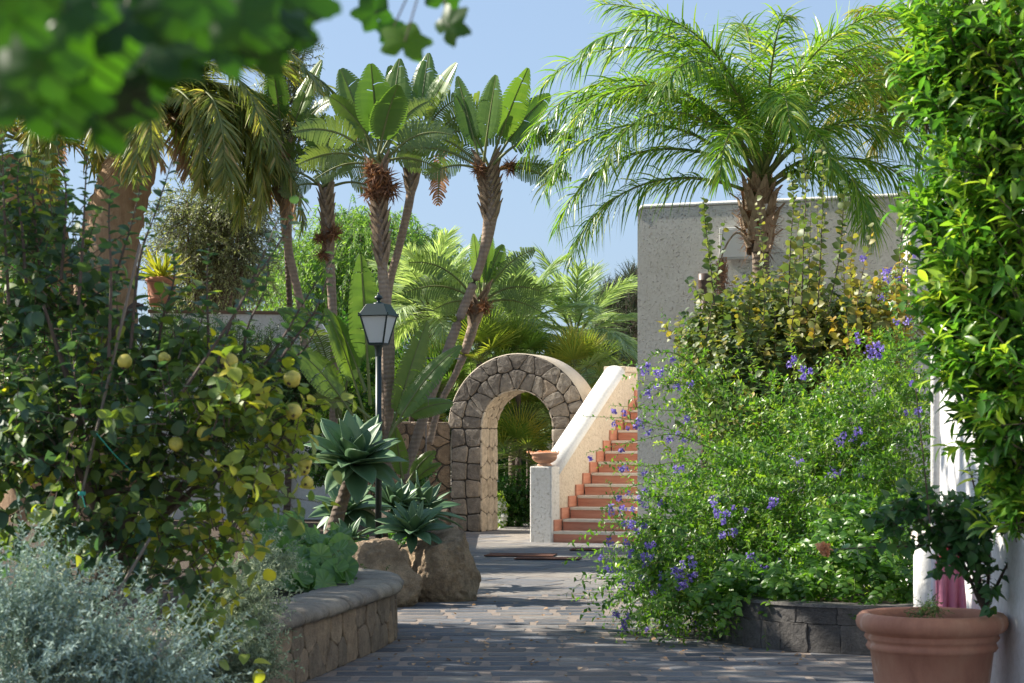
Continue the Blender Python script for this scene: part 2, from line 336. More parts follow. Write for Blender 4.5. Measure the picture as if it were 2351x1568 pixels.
def shoot_field(P0, Dr, L, grav, nl, lsize, ang=55, tmpl=T_OVATE, leafmb=None, twigmb=None, tr=.004, tint=(.5, .3), upb=.6, s0=.1, pos_tint=None, flat=False, seg=4):
    N = len(P0); L = np.broadcast_to(np.asarray(L, float), (N,)); g = np.broadcast_to(np.asarray(grav, float), (N,))
    s = np.linspace(s0, 1, nl)[None, :]+RNG.normal(size=(N, nl))*.3/nl; s = np.clip(s, 0, 1)
    Dr = unit(Dr); dn = np.array([0, 0, -1.])
    pos = P0[:, None]+Dr[:, None]*(L[:, None]*s)[..., None]+dn*(g[:, None]*L[:, None]*s*s)[..., None]
    tan = unit(Dr[:, None]+dn*(2*g[:, None]*s)[..., None])
    ref = np.broadcast_to(np.array([.1, .05, 1.]), tan.shape); u = unit(np.cross(tan, ref)); v = np.cross(u, tan)
    if flat: th = (np.arange(nl)[None] % 2)*math.pi+RNG.normal(size=(N, nl))*.35
    else: th = np.arange(nl)[None]*2.4+RNG.random((N, 1))*6.28+RNG.normal(size=(N, nl))*.4
    side = u*np.cos(th)[..., None]+v*np.sin(th)[..., None]
    a = R(ang)+RNG.normal(size=(N, nl))*.25
    d = tan*np.cos(a)[..., None]+side*np.sin(a)[..., None]
    d = d.reshape(-1, 3); d[:, 2] -= .12
    up = unit(tan.reshape(-1, 3)*.4+np.array([0, 0, upb])+RNG.normal(size=d.shape)*.3)
    sz = lsize*RNG.uniform(.65, 1.2, N*nl)
    tt = np.clip(RNG.normal(tint[0], tint[1], N)[:, None]+RNG.normal(0, .12, (N, nl)), 0, 1).ravel()
    if pos_tint is not None: tt = np.clip(tt+pos_tint(pos.reshape(-1, 3)), 0, 1)
    leafmb.leaves(tmpl[0], tmpl[1], pos.reshape(-1, 3), d, up, sz, tt)
    if twigmb is not None:
        K = seg; q = np.linspace(0, 1, K+1)[None]
        c = P0[:, None]+Dr[:, None]*(L[:, None]*q)[..., None]+dn*(g[:, None]*L[:, None]*q*q)[..., None]
        uu = unit(np.cross(Dr, np.array([.1, .05, 1.]))); vv = np.cross(uu, Dr); rad = tr*(1-.7*q)
        ring = [c+(uu[:, None]*math.cos(k)+vv[:, None]*math.sin(k))*rad[..., None] for k in (0, 2.09, 4.19)]
        V = np.stack(ring, axis=2).reshape(-1, 3); b = twigmb.addv(V); base = (np.arange(N)*(K+1)*3)[:, None]
        f = []
        for i in range(K):
            for j in range(3): f.append((i*3+j, i*3+(j+1) % 3, (i+1)*3+(j+1) % 3, (i+1)*3+j))
        twigmb.addf((np.array(f)[None]+base[:, :, None]).reshape(-1, 4), .5, b)
    return pos
def path_shoot(mbL, mbT, pts, n, size, tmpl, tint=(.5, .2), tr=.006, ang=60, upb=.6):
    """one explicit leafy shoot through world points; returns the sampled points"""
    pts = [Vector(p) for p in pts]; sm = catmull(pts, 6); mbT.tube(sm, [tr*(1-.75*i/(len(sm)-1)) for i in range(len(sm))], 5)
    k = len(sm); out = []
    pos = []; d = []; up = []
    for i in range(n):
        t = (i+.5)/n*(k-1); a = int(t); q = sm[a].lerp(sm[min(a+1, k-1)], t-a); T = (sm[min(a+1, k-1)]-sm[max(a-1, 0)]).normalized()
        u = T.cross(Vector((.1, .05, 1))).normalized(); v = u.cross(T); th = i*2.4+random.uniform(-.4, .4)
        an = R(ang+random.uniform(-15, 15)); pos.append(q); d.append(T*math.cos(an)+(u*math.cos(th)+v*math.sin(th))*math.sin(an)); sp_ = .3 if upb > 0 else .8; up.append(T*.4+Vector((random.gauss(0, sp_), random.gauss(0, sp_), upb+.2))); out.append(q)
    mbL.leaves(tmpl[0], tmpl[1], pos, d, up, size*RNG.uniform(.6, 1.15, n)*np.linspace(1.1, .7, n), np.clip(RNG.normal(tint[0], tint[1], n), 0, 1)); return out
def catmull(p, k):
    p = [p[0]*2-p[1]]+list(p)+[p[-1]*2-p[-2]]; o = []
    for i in range(1, len(p)-2):
        for j in range(k):
            t = j/k; a, b, c, d = p[i-1], p[i], p[i+1], p[i+2]
            o.append(.5*((2*b)+(c-a)*t+(2*a-5*b+4*c-d)*t*t+(3*b-a-3*c+d)*t**3))
    o.append(p[-2]); return o
def branches(mb, base, targets, r0, n=7, bendz=.25):
    for t in targets:
        b = Vector(base); t = Vector(t); m = b.lerp(t, .5)+Vector((random.uniform(-.1, .1), random.uniform(-.1, .1), bendz*(t-b).length*random.uniform(-.3, .6)))
        sm = catmull([b, m, t], 4); mb.tube(sm, [r0*(1-.8*i/(len(sm)-1)) for i in range(len(sm))], n)

# ------------------------------------------------------------------ fronds
def frond(mb, stem, base, az, el0, L, bend, n, ll, lw, plume=.25, ldroop=.5, t0=.15, tint=(.4, .2), sr=.025, fa0=30, fa1=60, bp=1.3, seg=4, twist=0):
    K = 16; p = Vector(base); pts = [p.copy()]; tans = []
    for i in range(K):
        t = (i+.5)/K; e = el0-bend*t**bp; a = az+twist*t
        d = Vector((math.cos(a)*math.cos(e), math.sin(a)*math.cos(e), math.sin(e))); tans.append(d); p = p+d*(L/K); pts.append(p.copy())
    tans.append(tans[-1])
    stem.tube(pts, [sr*(1-.85*i/K) for i in range(K+1)], 6, cap=False, tint=.6)
    side0 = Vector((-math.sin(az), math.cos(az), 0))
    for i in range(n):
        t = t0+(1-t0)*(i+random.random()*.6)/n; f = min(t, .999)*K; k = int(f); q = pts[k].lerp(pts[k+1], f-k); T = tans[k]
        N = side0.cross(T).normalized(); prof = min(1, (t-t0+.04)/.18)*(1-.55*max(0, (t-.6)/.4)**1.5); prof = max(prof, .25)
        for s in (-1, 1):
            fa = R(fa0+(fa1-fa0)*t+random.uniform(-10, 10)); d = side0*s*math.cos(fa)+T*math.sin(fa)+N*random.gauss(.12, plume); d.normalize()
            l = ll*prof*random.uniform(.85, 1.1); w0 = lw*random.uniform(.8, 1.15); pp = q.copy(); V = []
            wd = d.cross(N+Vector((random.gauss(0, .5), random.gauss(0, .5), random.gauss(0, .3)))).normalized()
            ws_ = [.55, 1, .85, .5, .04] if seg == 4 else [.7, 1, .05]
            dr = ldroop*random.uniform(.6, 1.4)
            for j in range(seg+1):
                V += [pp-wd*(w0*ws_[j]), pp+wd*(w0*ws_[j])]; pp = pp+d*(l/seg); d = (d+Vector((0, 0, -dr/seg*1.5))).normalized()
            b = mb.addv(V); mb.addf([(2*j, 2*j+1, 2*j+3, 2*j+2) for j in range(seg)], min(1, max(0, random.gauss(*tint))), b)
    return pts
def fan_leaf(mb, stem, base, d, L, r, n=26, spread=200, lw=.012, droop=.25, tint=(.4, .2), sr=.008):
    d = Vector(d).normalized(); tip = Vector(base)+d*L+Vector((0, 0, -.08*L)); stem.tube([base, Vector(base).lerp(tip, .5)+Vector((0, 0, .04*L)), tip], sr, 4, cap=False)
    u = d.cross(UZ).normalized(); nn = u.cross(d)
    tl = random.uniform(-.5, .5); u = (u*math.cos(tl)+nn*math.sin(tl)); nn = u.cross(d); tb = random.gauss(*tint)
    for i in range(n):
        a = R(-spread/2+spread*i/(n-1)+random.uniform(-2, 2)); q = d*math.cos(a)+u*math.sin(a)+nn*random.uniform(-.03, .12)
        q.normalize(); l = r*(.8+.2*math.cos(a/1.3))*random.uniform(.92, 1.05); wd = q.cross(nn).normalized(); pp = tip.copy(); V = []
        for j, w_ in enumerate((.25, 1, .8, .08)):
            V += [pp-wd*lw*w_, pp+wd*lw*w_]; pp = pp+q*(l/3); q = (q+Vector((0, 0, -droop*(j+.3)/3))).normalized()
        b = mb.addv(V); mb.addf([(2*j, 2*j+1, 2*j+3, 2*j+2) for j in range(3)], min(1, max(0, tb+random.uniform(-.12, .12))), b)
def strel_leaf(parent, base, d, pet, L, W, bend=.4, torn=0, mat='strel', tint=.5, rollz=0., name='leaf', pr=.022):
    """petiole + broad blade; the blade is cut into strips that part when torn"""
    mb = MB(); st = MB(); d = Vector(d).normalized(); p = Vector(base); K = 10; tot = pet+L; pts = [p.copy()]; tg = []
    for i in range(26):
        tt = i/26; dd = (d+Vector((d.x*.9, d.y*.9, -1))*(bend*max(0, tt-.15)**1.5*1.6)).normalized(); tg.append(dd); p = p+dd*(tot/26); pts.append(p.copy())
    tg.append(tg[-1]); kp = int(26*pet/tot)
    st.tube(pts, [pr*(1-.8*i/26) for i in range(27)], 6, cap=False)
    view = Vector((random.gauss(0, .7), -1, random.gauss(.25, .3)))
    u0 = None; NS = 22
    for s in (-1, 1):
        gl_ = random.uniform(.15, .6); cl_ = random.uniform(.25, .6); tears = set(random.sample(range(3, NS-2), random.choice((1, 2, 3))))
        for i in range(NS):
            t0 = i/NS; t1 = (i+(1.0 if not torn else (random.uniform(.74, .97) if torn > .5 else 1)))/NS
            if torn < .5 and i in tears: gl_ += random.uniform(.1, .45); cl_ = random.uniform(.15, .6); t0 += .25/NS
            V = []; grav = (0.45+random.uniform(-.25, .7))*torn if torn > .5 else gl_; cup = cl_ if torn < .5 else .25
            jl = random.uniform(-.14, .14)*torn if torn > .5 else 0
            for t in (t0, t1):
                f = kp+t*(26-kp-.01); k = int(f); q = pts[k].lerp(pts[k+1], f-k); T = tg[k]
                u = T.cross(view).normalized(); u = (u+T.cross(Vector((1, 0, .2))).normalized()*rollz).normalized()*s; N = u.cross(T)*s
                wl = W*(math.sin(math.pi*min(1, (t*.93+.05))**.75))**.62*(1+jl); row = []
                dd = (u*.94+T*.34+N*cup*.5).normalized(); pp = q.copy()
                for j in range(4):
                    row.append(pp.copy()); pp = pp+dd*(wl/3); dd = (dd+Vector((0, 0, -grav*.55))-N*cup*.35).normalized()
                V += row
            if torn:
                for j in (3, 7): pass
                c = (V[3]+V[7])/2; V[3] = V[3].lerp(c, .3); V[7] = V[7].lerp(c, .3)
            b = mb.addv(V); mb.addf([(j, j+1, j+5, j+4) for j in range(3)], min(1, max(0, tint+random.uniform(-.1, .1))), b)
    o = mb.build(name, mat, parent, smooth=not torn); st.build('petiole', 'bark_green', o, smooth=True)
    return o
def trunk_obj(name, parent, pts, rad, mat, n=12, jit=.04, k=8):
    mb = MB(); sm = catmull([Vector(p) for p in pts], k); m = len(sm)
    rr = [np.interp(i/(m-1), np.linspace(0, 1, len(rad)), rad) for i in range(m)]
    mb.tube(sm, rr, n, jit=jit); return mb.build(name, mat, parent, smooth=True)
# ------------------------------------------------------------------ masonry
def vor(seeds, x0, x1, y0, y1, rad):
    out = []
    for i, s in enumerate(seeds):
        poly = [(x0, y0), (x1, y0), (x1, y1), (x0, y1)]
        for j, q in enumerate(seeds):
            if i == j: continue
            dx, dy = q[0]-s[0], q[1]-s[1]
            if dx*dx+dy*dy > rad*rad: continue
            mx, my = (s[0]+q[0])/2, (s[1]+q[1])/2; np_ = []
            for k in range(len(poly)):
                a, b = poly[k], poly[(k+1) % len(poly)]
                da = (a[0]-mx)*dx+(a[1]-my)*dy; db = (b[0]-mx)*dx+(b[1]-my)*dy
                if da <= 0: np_.append(a)
                if da*db < 0:
                    t = da/(da-db); np_.append((a[0]+(b[0]-a[0])*t, a[1]+(b[1]-a[1])*t))
            poly = np_
            if len(poly) < 3: break
        if len(poly) >= 3: out.append(poly)
    return out
def seeds_grid(x0, x1, y0, y1, sx, sy, jit):
    out = []; ny = max(1, round((y1-y0)/sy)); r = 0
    for j in range(ny):
        nx = max(1, round((x1-x0)/sx+random.uniform(-.4, .4)))
        for i in range(nx):
            out.append((x0+(x1-x0)*(i+.5+(.5 if j % 2 and nx > 2 else 0)+random.uniform(-jit, jit))/nx, y0+(y1-y0)*(j+.5+random.uniform(-jit, jit)*.8)/ny))
    return out
def stones(mb, polys, fmap, gap=.008, h=.03, bev=.015, maxe=.14, tints=(0, 1), cr=.03):
    for poly in polys:
        cx = sum(p[0] for p in poly)/len(poly); cy = sum(p[1] for p in poly)/len(poly)
        ar = abs(sum(poly[i][0]*poly[(i+1) % len(poly)][1]-poly[(i+1) % len(poly)][0]*poly[i][1] for i in range(len(poly))))/2
        if ar < .0012: continue
        def inset(pl, g):
            r = []
            for x, y in pl:
                l = math.hypot(x-cx, y-cy)+1e-6; k = max(.3, 1-g/l*1.2); r.append((cx+(x-cx)*k, cy+(y-cy)*k))
            return r
        p = inset(poly, gap); q = []
        for i in range(len(p)):
            a, b = p[i], p[(i+1) % len(p)]; l = math.hypot(a[0]-b[0], a[1]-b[1]); c = min(.2, cr/(l+1e-6))
            q.append((a[0]+(b[0]-a[0])*c, a[1]+(b[1]-a[1])*c)); m = int(l/maxe)
            for k in range(1, m+1):
                t = c+(1-2*c)*k/(m+1); q.append((a[0]+(b[0]-a[0])*t+random.uniform(-.004, .004), a[1]+(b[1]-a[1])*t+random.uniform(-.004, .004)))
            q.append((a[0]+(b[0]-a[0])*(1-c), a[1]+(b[1]-a[1])*(1-c)))
        hh = h*random.uniform(.6, 1.25); n = len(q); V = []
        for pl, w_ in ((q, -.01), (q, hh*.55), (inset(q, bev*.7), hh), (inset(q, bev*2.2), hh*1.05)):
            for x, y in pl: V.append(fmap(x, y, w_+(random.uniform(-.003, .003) if w_ > 0 else 0)))
        V.append(fmap(cx, cy, hh*1.15)); b = mb.addv(V); t = random.uniform(*tints)
        # orient outwards
        nrm = (V[1]-V[0]).cross(V[2]-V[0]); out = fmap(cx, cy, 1)-fmap(cx, cy, 0); flip = nrm.dot(out) < 0
        fs = []
        for r_ in range(3):
            for i in range(n):
                f = (r_*n+i, r_*n+(i+1) % n, (r_+1)*n+(i+1) % n, (r_+1)*n+i); fs.append(f[::-1] if flip else f)
        mb.addf(fs, t, b); tr = [(3*n+i, 3*n+(i+1) % n, 4*n) for i in range(n)]
        mb.addf([f[::-1] for f in tr] if flip else tr, t, b)
# ------------------------------------------------------------------ ground
def sheet(name, pts, z, mat, skirt=None, kind='structure'):
    mb = MB(); n = len(pts); v = [(p[0], p[1], z) for p in pts]
    if skirt is not None: v += [(p[0], p[1], skirt) for p in pts]
    b = mb.addv(v); mb.addf([tuple(range(n))], .5, b)
    if skirt is not None: mb.addf([(i, i+n, (i+1) % n+n, (i+1) % n) for i in range(n)], .5, b)
    o = mb.build(name, mat); o['kind'] = kind; return o
sheet('ground', [(-900, -900), (900, -900), (900, 1200), (-900, 1200)], -.03, 'pale_ground')
sheet('paving_bed', [(-4, -2), (12, -2), (12, 44), (-4, 44)], 0, 'mortar')
pv = MB()
def slab(poly, z, tint):
    cx = sum(p[0] for p in poly)/len(poly); cy = sum(p[1] for p in poly)/len(poly)
    # rough outline
    q = []
    for i in range(len(poly)):
        a, b = poly[i], poly[(i+1) % len(poly)]; l = math.hypot(a[0]-b[0], a[1]-b[1]); m = max(1, int(l/.09))
        for k in range(m): t = k/m; j = .009 if k else -.0; q.append((a[0]+(b[0]-a[0])*t+random.uniform(-.011, .011), a[1]+(b[1]-a[1])*t+random.uniform(-.011, .011)))
    n = len(q); tz = [random.uniform(-.003, .003), random.uniform(-.004, .004)]
    V = [(x, y, 0) for x, y in q]+[(cx+(x-cx)*.985, cy+(y-cy)*.97, z+tz[0]*.3*(x-cx)/.2+tz[1]*.25*(y-cy)/.1) for x, y in q]
    b = pv.addv(V); pv.addf([(i, (i+1) % n, n+(i+1) % n, n+i) for i in range(n)], tint, b); pv.addf([tuple(range(n, 2*n))], tint, b)
YS = 19.2; y = 4.0; row = 0
def clipy(poly, ysplit, keep_above):
    o = []
    for k in range(len(poly)):
        a, b = poly[k], poly[(k+1) % len(poly)]; da = (a[1]-ysplit(a[0])); db = (b[1]-ysplit(b[0]))
        if not keep_above: da, db = -da, -db
        if da >= 0: o.append(a)
        if da*db < 0: t = da/(da-db); o.append((a[0]+(b[0]-a[0])*t, a[1]+(b[1]-a[1])*t))
    return o
ysp = lambda x: YS+.25*x
while y < 22:
    hgt = random.uniform(.19, .23); x = -3.2+random.uniform(0, .4)
    while x < 5.5:
        l = random.uniform(.34, .50); s_ = random.uniform(-.01, .01)
        p = [(x, y), (x+l, y+s_), (x+l+s_, y+hgt+s_), (x+s_, y+hgt)]; p = clipy(p, ysp, False)
        if len(p) > 2: slab(p, random.uniform(.0025, .0045), min(1, max(0, random.gauss(.38+max(0, (y-14.5)*.05), .26))))  # setts lighten with distance: sunlight put into their tint
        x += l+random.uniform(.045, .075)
    y += hgt+random.uniform(.07, .09)
cA, sA = math.cos(R(-28)), math.sin(R(-28)); v_ = -16
while v_ < 22:
    hgt = random.uniform(.30, .40); u_ = -14+random.uniform(0, .5)
    while u_ < 14:
        l = random.uniform(.42, .75); p = []
        for a, b in ((u_, v_), (u_+l, v_), (u_+l, v_+hgt), (u_, v_+hgt)): p.append((1+a*cA-b*sA, 28+a*sA+b*cA))
        if -3.5 < p[0][0] < 7 and p[0][1] < 42:
            p = clipy(p, ysp, True)
            if len(p) > 2: slab(p, random.uniform(.0025, .004), min(1, max(0, random.gauss(.82, .2))))  # far setts tinted pale, sunlight included in the colour
        u_ += l+.03
    v_ += hgt+.028
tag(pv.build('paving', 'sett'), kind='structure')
BED = [(-1.2, 15.2), (-1.75, 16.3), (-1.7, 17.2), (-1.15, 18.5), (-.95, 19.4), (-1.02, 31.9), (-14, 33), (-16, 20), (-10, 7), (-2.5, 6), (-1.9, 9), (-1.68, 10.5), (-1.45, 12.2), (-1.22, 13.5), (-1.12, 14.6)]
sheet('planting_bed', BED, .40, 'soil', -.02)
sheet('garden_ground', [(-30, 33.3), (-1.05, 32.95), (-.9, 60), (-40, 60)], .02, 'soil')
m = MB(); nl_ = 170; pos = []
for _ in range(nl_):
    yy = random.choice([random.uniform(12.5, 20), random.uniform(13, 15)]); xx = random.uniform(-.9, 2.2); pos.append((max(xx, -1.1+.1*(yy-12)), yy, .012))
up_ = rvec(nl_, 3.5); d_ = rvec(nl_); d_[:, 2] *= .15
m.leaves(*T_OVATE, pos, d_, up_, RNG.uniform(.02, .045, nl_), RNG.random(nl_)); tag(m.build('leaf_litter', 'dead'), kind='stuff')
# distant hill
hm = MB(); NX, NY = 60, 14; hv = []
for j in range(NY):
    for i in range(NX):
        X = -70+i*140/(NX-1); Y = 95+j*9; base = 4.0*math.exp(-((X-18)/24)**2)+1.5*math.exp(-((X+20)/9)**2)
        zz = (base*min(1, j/6)*1.8+noise.noise(Vector((X*.08, Y*.08, 0)))*1.2*min(1, j/5)); hv.append((X, Y, zz-.1))
b = hm.addv(hv); hm.addf([(j*NX+i, j*NX+i+1, (j+1)*NX+i+1, (j+1)*NX+i) for j in range(NY-1) for i in range(NX-1)], .5, b)
M['hill'] = solid_mat('scrub hillside', [(.05, .065, .03, .35), (.14, .11, .075, .6), (.20, .155, .11, .8)], .6, .95, .8, .5, 1.5)
tag(hm.build('hill', 'hill', smooth=True), kind='structure')

# drain grates
def grate(name, x, y, wpx, dpt, nb, lab, rot=0, mat='rust', cat='drain grate', group=None):
    D = F*EYE/(y-HY); c = Vector((D*(x-CX)/F, D, .016)); W = wpx*D/F
    t = thing(name, lab, cat, c, group); ca = Vector((math.cos(rot), math.sin(rot), 0)); cb = Vector((-ca.y, ca.x, 0))
    m = MB(); o = c-ca*W/2-cb*dpt/2-UZ*.004; m.box(o, ca*W, cb*dpt, UZ*.004); m.build('slot_tray', 'dark_hole', t)
    m = MB(); m.box(o, ca*W, cb*.02, UZ*.014); m.box(o+cb*(dpt-.02), ca*W, cb*.02, UZ*.014)
    for i in range(nb): m.box(o+ca*(W*(i+.15)/nb)+cb*.021, ca*(W/nb*.55), cb*(dpt-.042), UZ*.012)
    m.build('grating', mat, t); return t
grate('drain_grate', 1196, 1277, 158, .5, 26, 'long rusty drain grate nearest the boulder on the paving', R(-8))
grate('drain_grate', 1258, 1285, 150, .34, 24, 'rusty drain grate in the middle of the paving, right of the long one', R(-8))
grate('drain_grate', 1345, 1264, 70, .42, 12, 'short rusty drain grate at the foot of the stairs', R(-6))
D = F*EYE/(1328-HY); c = P(1408, 1328, D); c.z = .018; m = MB(); m.box(c-Vector((.19, .22, .004)), (.40, 0, 0), (.06, .50, 0), (0, 0, .008))
for i in range(9): m.box(c+Vector((-.15+.0075*i, -.17+.045*i, .004)), (.33, 0, 0), (0, .012, 0), (0, 0, .003))
tag(m.build('access_cover', 'steel_cover', bevel=.002), 'pale ribbed metal access cover beside the purple flowering bush', 'cover')

# ------------------------------------------------------------------ arch
AC = P(1187, 1222, 32.1); AC.z = 0; ZC = 1.68; RI = .62; RO = 1.2; PW = 1.15; TH = .70
ar = thing('stone_archway', 'stone garden archway of dark rough blocks with pale lit opening', 'archway', AC)
def lm(u, v, w_): return AC+E1*u+UZ*v-E2*w_
prof = []  # closed outline
NA = 28
outer = [(-PW, -.05), (-PW, ZC)]+[(RO*math.cos(math.pi-math.pi*i/NA), ZC+RO*math.sin(math.pi-math.pi*i/NA)) for i in range(NA+1)]+[(PW, ZC), (PW, -.05)]
inner = [(-RI, -.05), (-RI, ZC)]+[(RI*math.cos(math.pi-math.pi*i/NA), ZC+RI*math.sin(math.pi-math.pi*i/NA)) for i in range(NA+1)]+[(RI, ZC), (RI, -.05)]
m = MB(); n = len(outer)
V = [lm(u, v, 0) for u, v in outer]+[lm(u, v, 0) for u, v in inner]+[lm(u, v, -TH) for u, v in outer]+[lm(u, v, -TH) for u, v in inner]
b = m.addv(V); fs = []
for i in range(n-1):
    fs += [(i, n+i, n+i+1, i+1), (2*n+i, 2*n+i+1, 3*n+i+1, 3*n+i), (i, i+1, 2*n+i+1, 2*n+i), (n+i, 3*n+i, 3*n+i+1, n+i+1)]
m.addf(fs, .5, b); m.build('joint_core', 'mortar_dark', ar)
m = MB()
sd = seeds_grid(-PW, -RI, 0, ZC, .27, .26, .16); stones(m, vor(sd, -PW, -RI, 0, ZC, .9), lm, .010, .03)
sd = seeds_grid(RI, PW, 0, ZC, .27, .26, .16); stones(m, vor(sd, RI, PW, 0, ZC, .9), lm, .010, .03)
def lring(u, v, w_): a = math.pi-u/RI*1.0; r = v; return AC+E1*(r*math.cos(a))+UZ*(ZC+r*math.sin(a))-E2*w_
LEN = math.pi*RI; sd = []
for i in range(13): sd.append((LEN*(i+.5)/13+random.uniform(-.02, .02), RI+.17+random.uniform(-.04, .05)))
for i in range(15): sd.append((LEN*(i+.5)/15+random.uniform(-.02, .02), RO-.12+random.uniform(-.04, .04)))
stones(m, vor(sd, 0, LEN, RI+.005, RO, .8), lring, .006, .03, .012, .08)
m.build('face_stones', 'arch_stone', ar)
m = MB()
def ljam(u, v, w_): return AC+E1*(-RI+w_)+E2*u+UZ*v
sd = seeds_grid(0, TH, 0, ZC, .24, .26, .15); stones(m, vor(sd, -.02, TH, 0, ZC, .9), ljam, .006, .018, .01)
def ljr(u, v, w_): return AC+E1*(RI-w_)+E2*u+UZ*v
sd = seeds_grid(0, TH, 0, ZC, .24, .26, .15); stones(m, vor(sd, -.02, TH, 0, ZC, .9), ljr, .006, .018, .01)
def lsof(u, v, w_): a = math.pi-v/RI; r = RI-w_; return AC+E1*(r*math.cos(a))+UZ*(ZC+r*math.sin(a))+E2*u
sd = seeds_grid(0, TH, 0, LEN, .24, .17, .15); stones(m, vor(sd, -.02, TH, 0, LEN, .8), lsof, .005, .015, .01, .08)
M['arch_bounce'] = stone_mat('bounce lit jamb block', [(.58, .50, .40), (.68, .60, .49), (.76, .68, .56)], 10, .8, .015)  # inner arch faces made paler: bounced light put into the stone colour
m.build('jamb_stones', 'arch_bounce', ar)
m = MB(); rr = RO+.012; V = []
for i in range(41):
    a = R(178)-R(176)*i/40
    for r_, w_ in ((RO-.02, -.002), (RO-.005, -.004), (rr, -.02), (rr, -TH), (RO-.02, -TH-.01)): V.append(AC+E1*(r_*math.cos(a))+UZ*(ZC+r_*math.sin(a))-E2*w_)
b = m.addv(V); m.addf([(i*5+j, i*5+j+1, (i+1)*5+j+1, (i+1)*5+j) for i in range(40) for j in range(4)], .5, b); m.build('rendered_back', 'render_cream', ar, smooth=True)
# garden wall left of arch
def stone_wall(name, label, a, b_, z0, z1, th, mat, sx, sy, jit, h=.03, cat='wall', cap=True, group=None):
    a = Vector((a[0], a[1], 0)); b2 = Vector((b_[0], b_[1], 0)); ex = (b2-a).normalized(); L = (b2-a).length; out = Vector((ex.y, -ex.x, 0))
    if out.y > 0: out = -out
    t = thing(name, label, cat, a, group); m = MB(); m.box(a+UZ*z0, ex*L, -out*th, UZ*(z1-z0)); m.build('joint_core', 'mortar_dark', t)
    m = MB(); fm = lambda u, v, w_: a+ex*u+UZ*v+out*w_
    stones(m, vor(seeds_grid(0, L, z0, z1, sx, sy, jit), 0, L, z0, z1, max(sx, sy)*4), fm, .01, h)
    if cap:
        fm2 = lambda u, v, w_: a+ex*u+UZ*(z1+w_)-out*v
        stones(m, vor(seeds_grid(0, L, -.03, th, .35, th, .15), 0, L, -.03, th, 2), fm2, .01, h)
    m.build('stones', mat, t); return t
stone_wall('garden_wall', 'rubble stone garden wall joining the archway on its left', (-1.0, 32.55), (-9.5, 30.6), 0, 1.76, .45, 'wall_stone', .26, .2, .33)

# ------------------------------------------------------------------ stairs
O = Vector((.264, 29.05, 0))
def sl_(a, c, z): return O+E1*a+E2*c+UZ*z
st = thing('staircase', 'outdoor stairs with terracotta risers and pale stone treads beside the tall stucco building', 'stairs', O)
NST = 14; RH = .165; G = .328; S0 = .06
parts = []
for k in range(NST):
    c0 = S0+G*k; z0 = RH*k; a0 = .335 if k == 0 else .375; wdt = 1.62-a0
    m = MB(); m.box(sl_(a0+(-.02 if k == 0 else 0), c0, z0 if k else -.02), E1*wdt, E2*(G-.003), UZ*(RH-.042+(0 if k else .02)))
    m.build('riser', 'terra_tile', st)
    m = MB(); m.box(sl_(a0-(.03 if k == 0 else 0), c0-.025, z0+RH-.041), E1*(wdt+.03*(k == 0)), E2*(G+.02), UZ*.041, .5); m.build('tread', 'tread', st, bevel=.006)
m = MB()
for k in range(NST-1):
    m.box(sl_(.331, S0+G*k+.0, RH*(k+1)+.001), E1*.025, E2*(G+.02), UZ*(RH*.98), .3+.4*random.random())
m.build('skirting_tiles', 'terra_tile', st, bevel=.002)
pw = thing('stair_parapet', 'white parapet with rounded sloping coping and short end pillar by the stairs', 'parapet', O)
m = MB(); m.box(sl_(0, -.02, -.02), E1*.34, E2*.36, UZ*1.13); m.build('pillar', 'stucco_white', pw, bevel=.02)
SL = .505; z_0 = 1.03; c_t = 3.43
def ztop(c_): return min(z_0+SL*(c_-.34), z_0+SL*(c_t-.34))
m = MB(); sidep = [(.342, -.02), (5.6, -.02), (5.6, ztop(9)), (c_t, ztop(9)), (.342, ztop(.342))]
V = [sl_(.02, a, z) for a, z in sidep]+[sl_(.328, a, z) for a, z in sidep]
b = m.addv(V); m.addf([(0, 1, 2, 3, 4)], .5, b); m.addf([(9, 8, 7, 6, 5)], .5, b); m.addf([(i, i+5, (i+1) % 5+5, (i+1) % 5) for i in range(5)], .5, b)
m.build('side_wall', 'stucco_fleck', pw)
m = MB(); V = []; NC = 14
for c_ in (.30, 1.1, 1.9, 2.7, c_t+.02):
    for j in range(NC+1):
        a = math.pi*j/NC; V.append(sl_(.174-.178*math.cos(a), c_-.03*math.sin(a), z_0+SL*(c_-.34)-.02+.115*math.sin(a)))
b = m.addv(V); m.addf([(i*(NC+1)+j, i*(NC+1)+j+1, (i+1)*(NC+1)+j+1, (i+1)*(NC+1)+j) for i in range(4) for j in range(NC)], .5, b)
m.addf([tuple(range(NC+1))], .5, b); m.addf([tuple(4*(NC+1)+j for j in range(NC+1))], .5, b); m.build('coping', 'plaster', pw, smooth=True)
m = MB(); m.box(sl_(-.01, c_t+.01, ztop(9)+.003), E1*.37, E2*2.2, UZ*.09); m.build('upper_ledge', 'stucco_fleck', pw, bevel=.01)
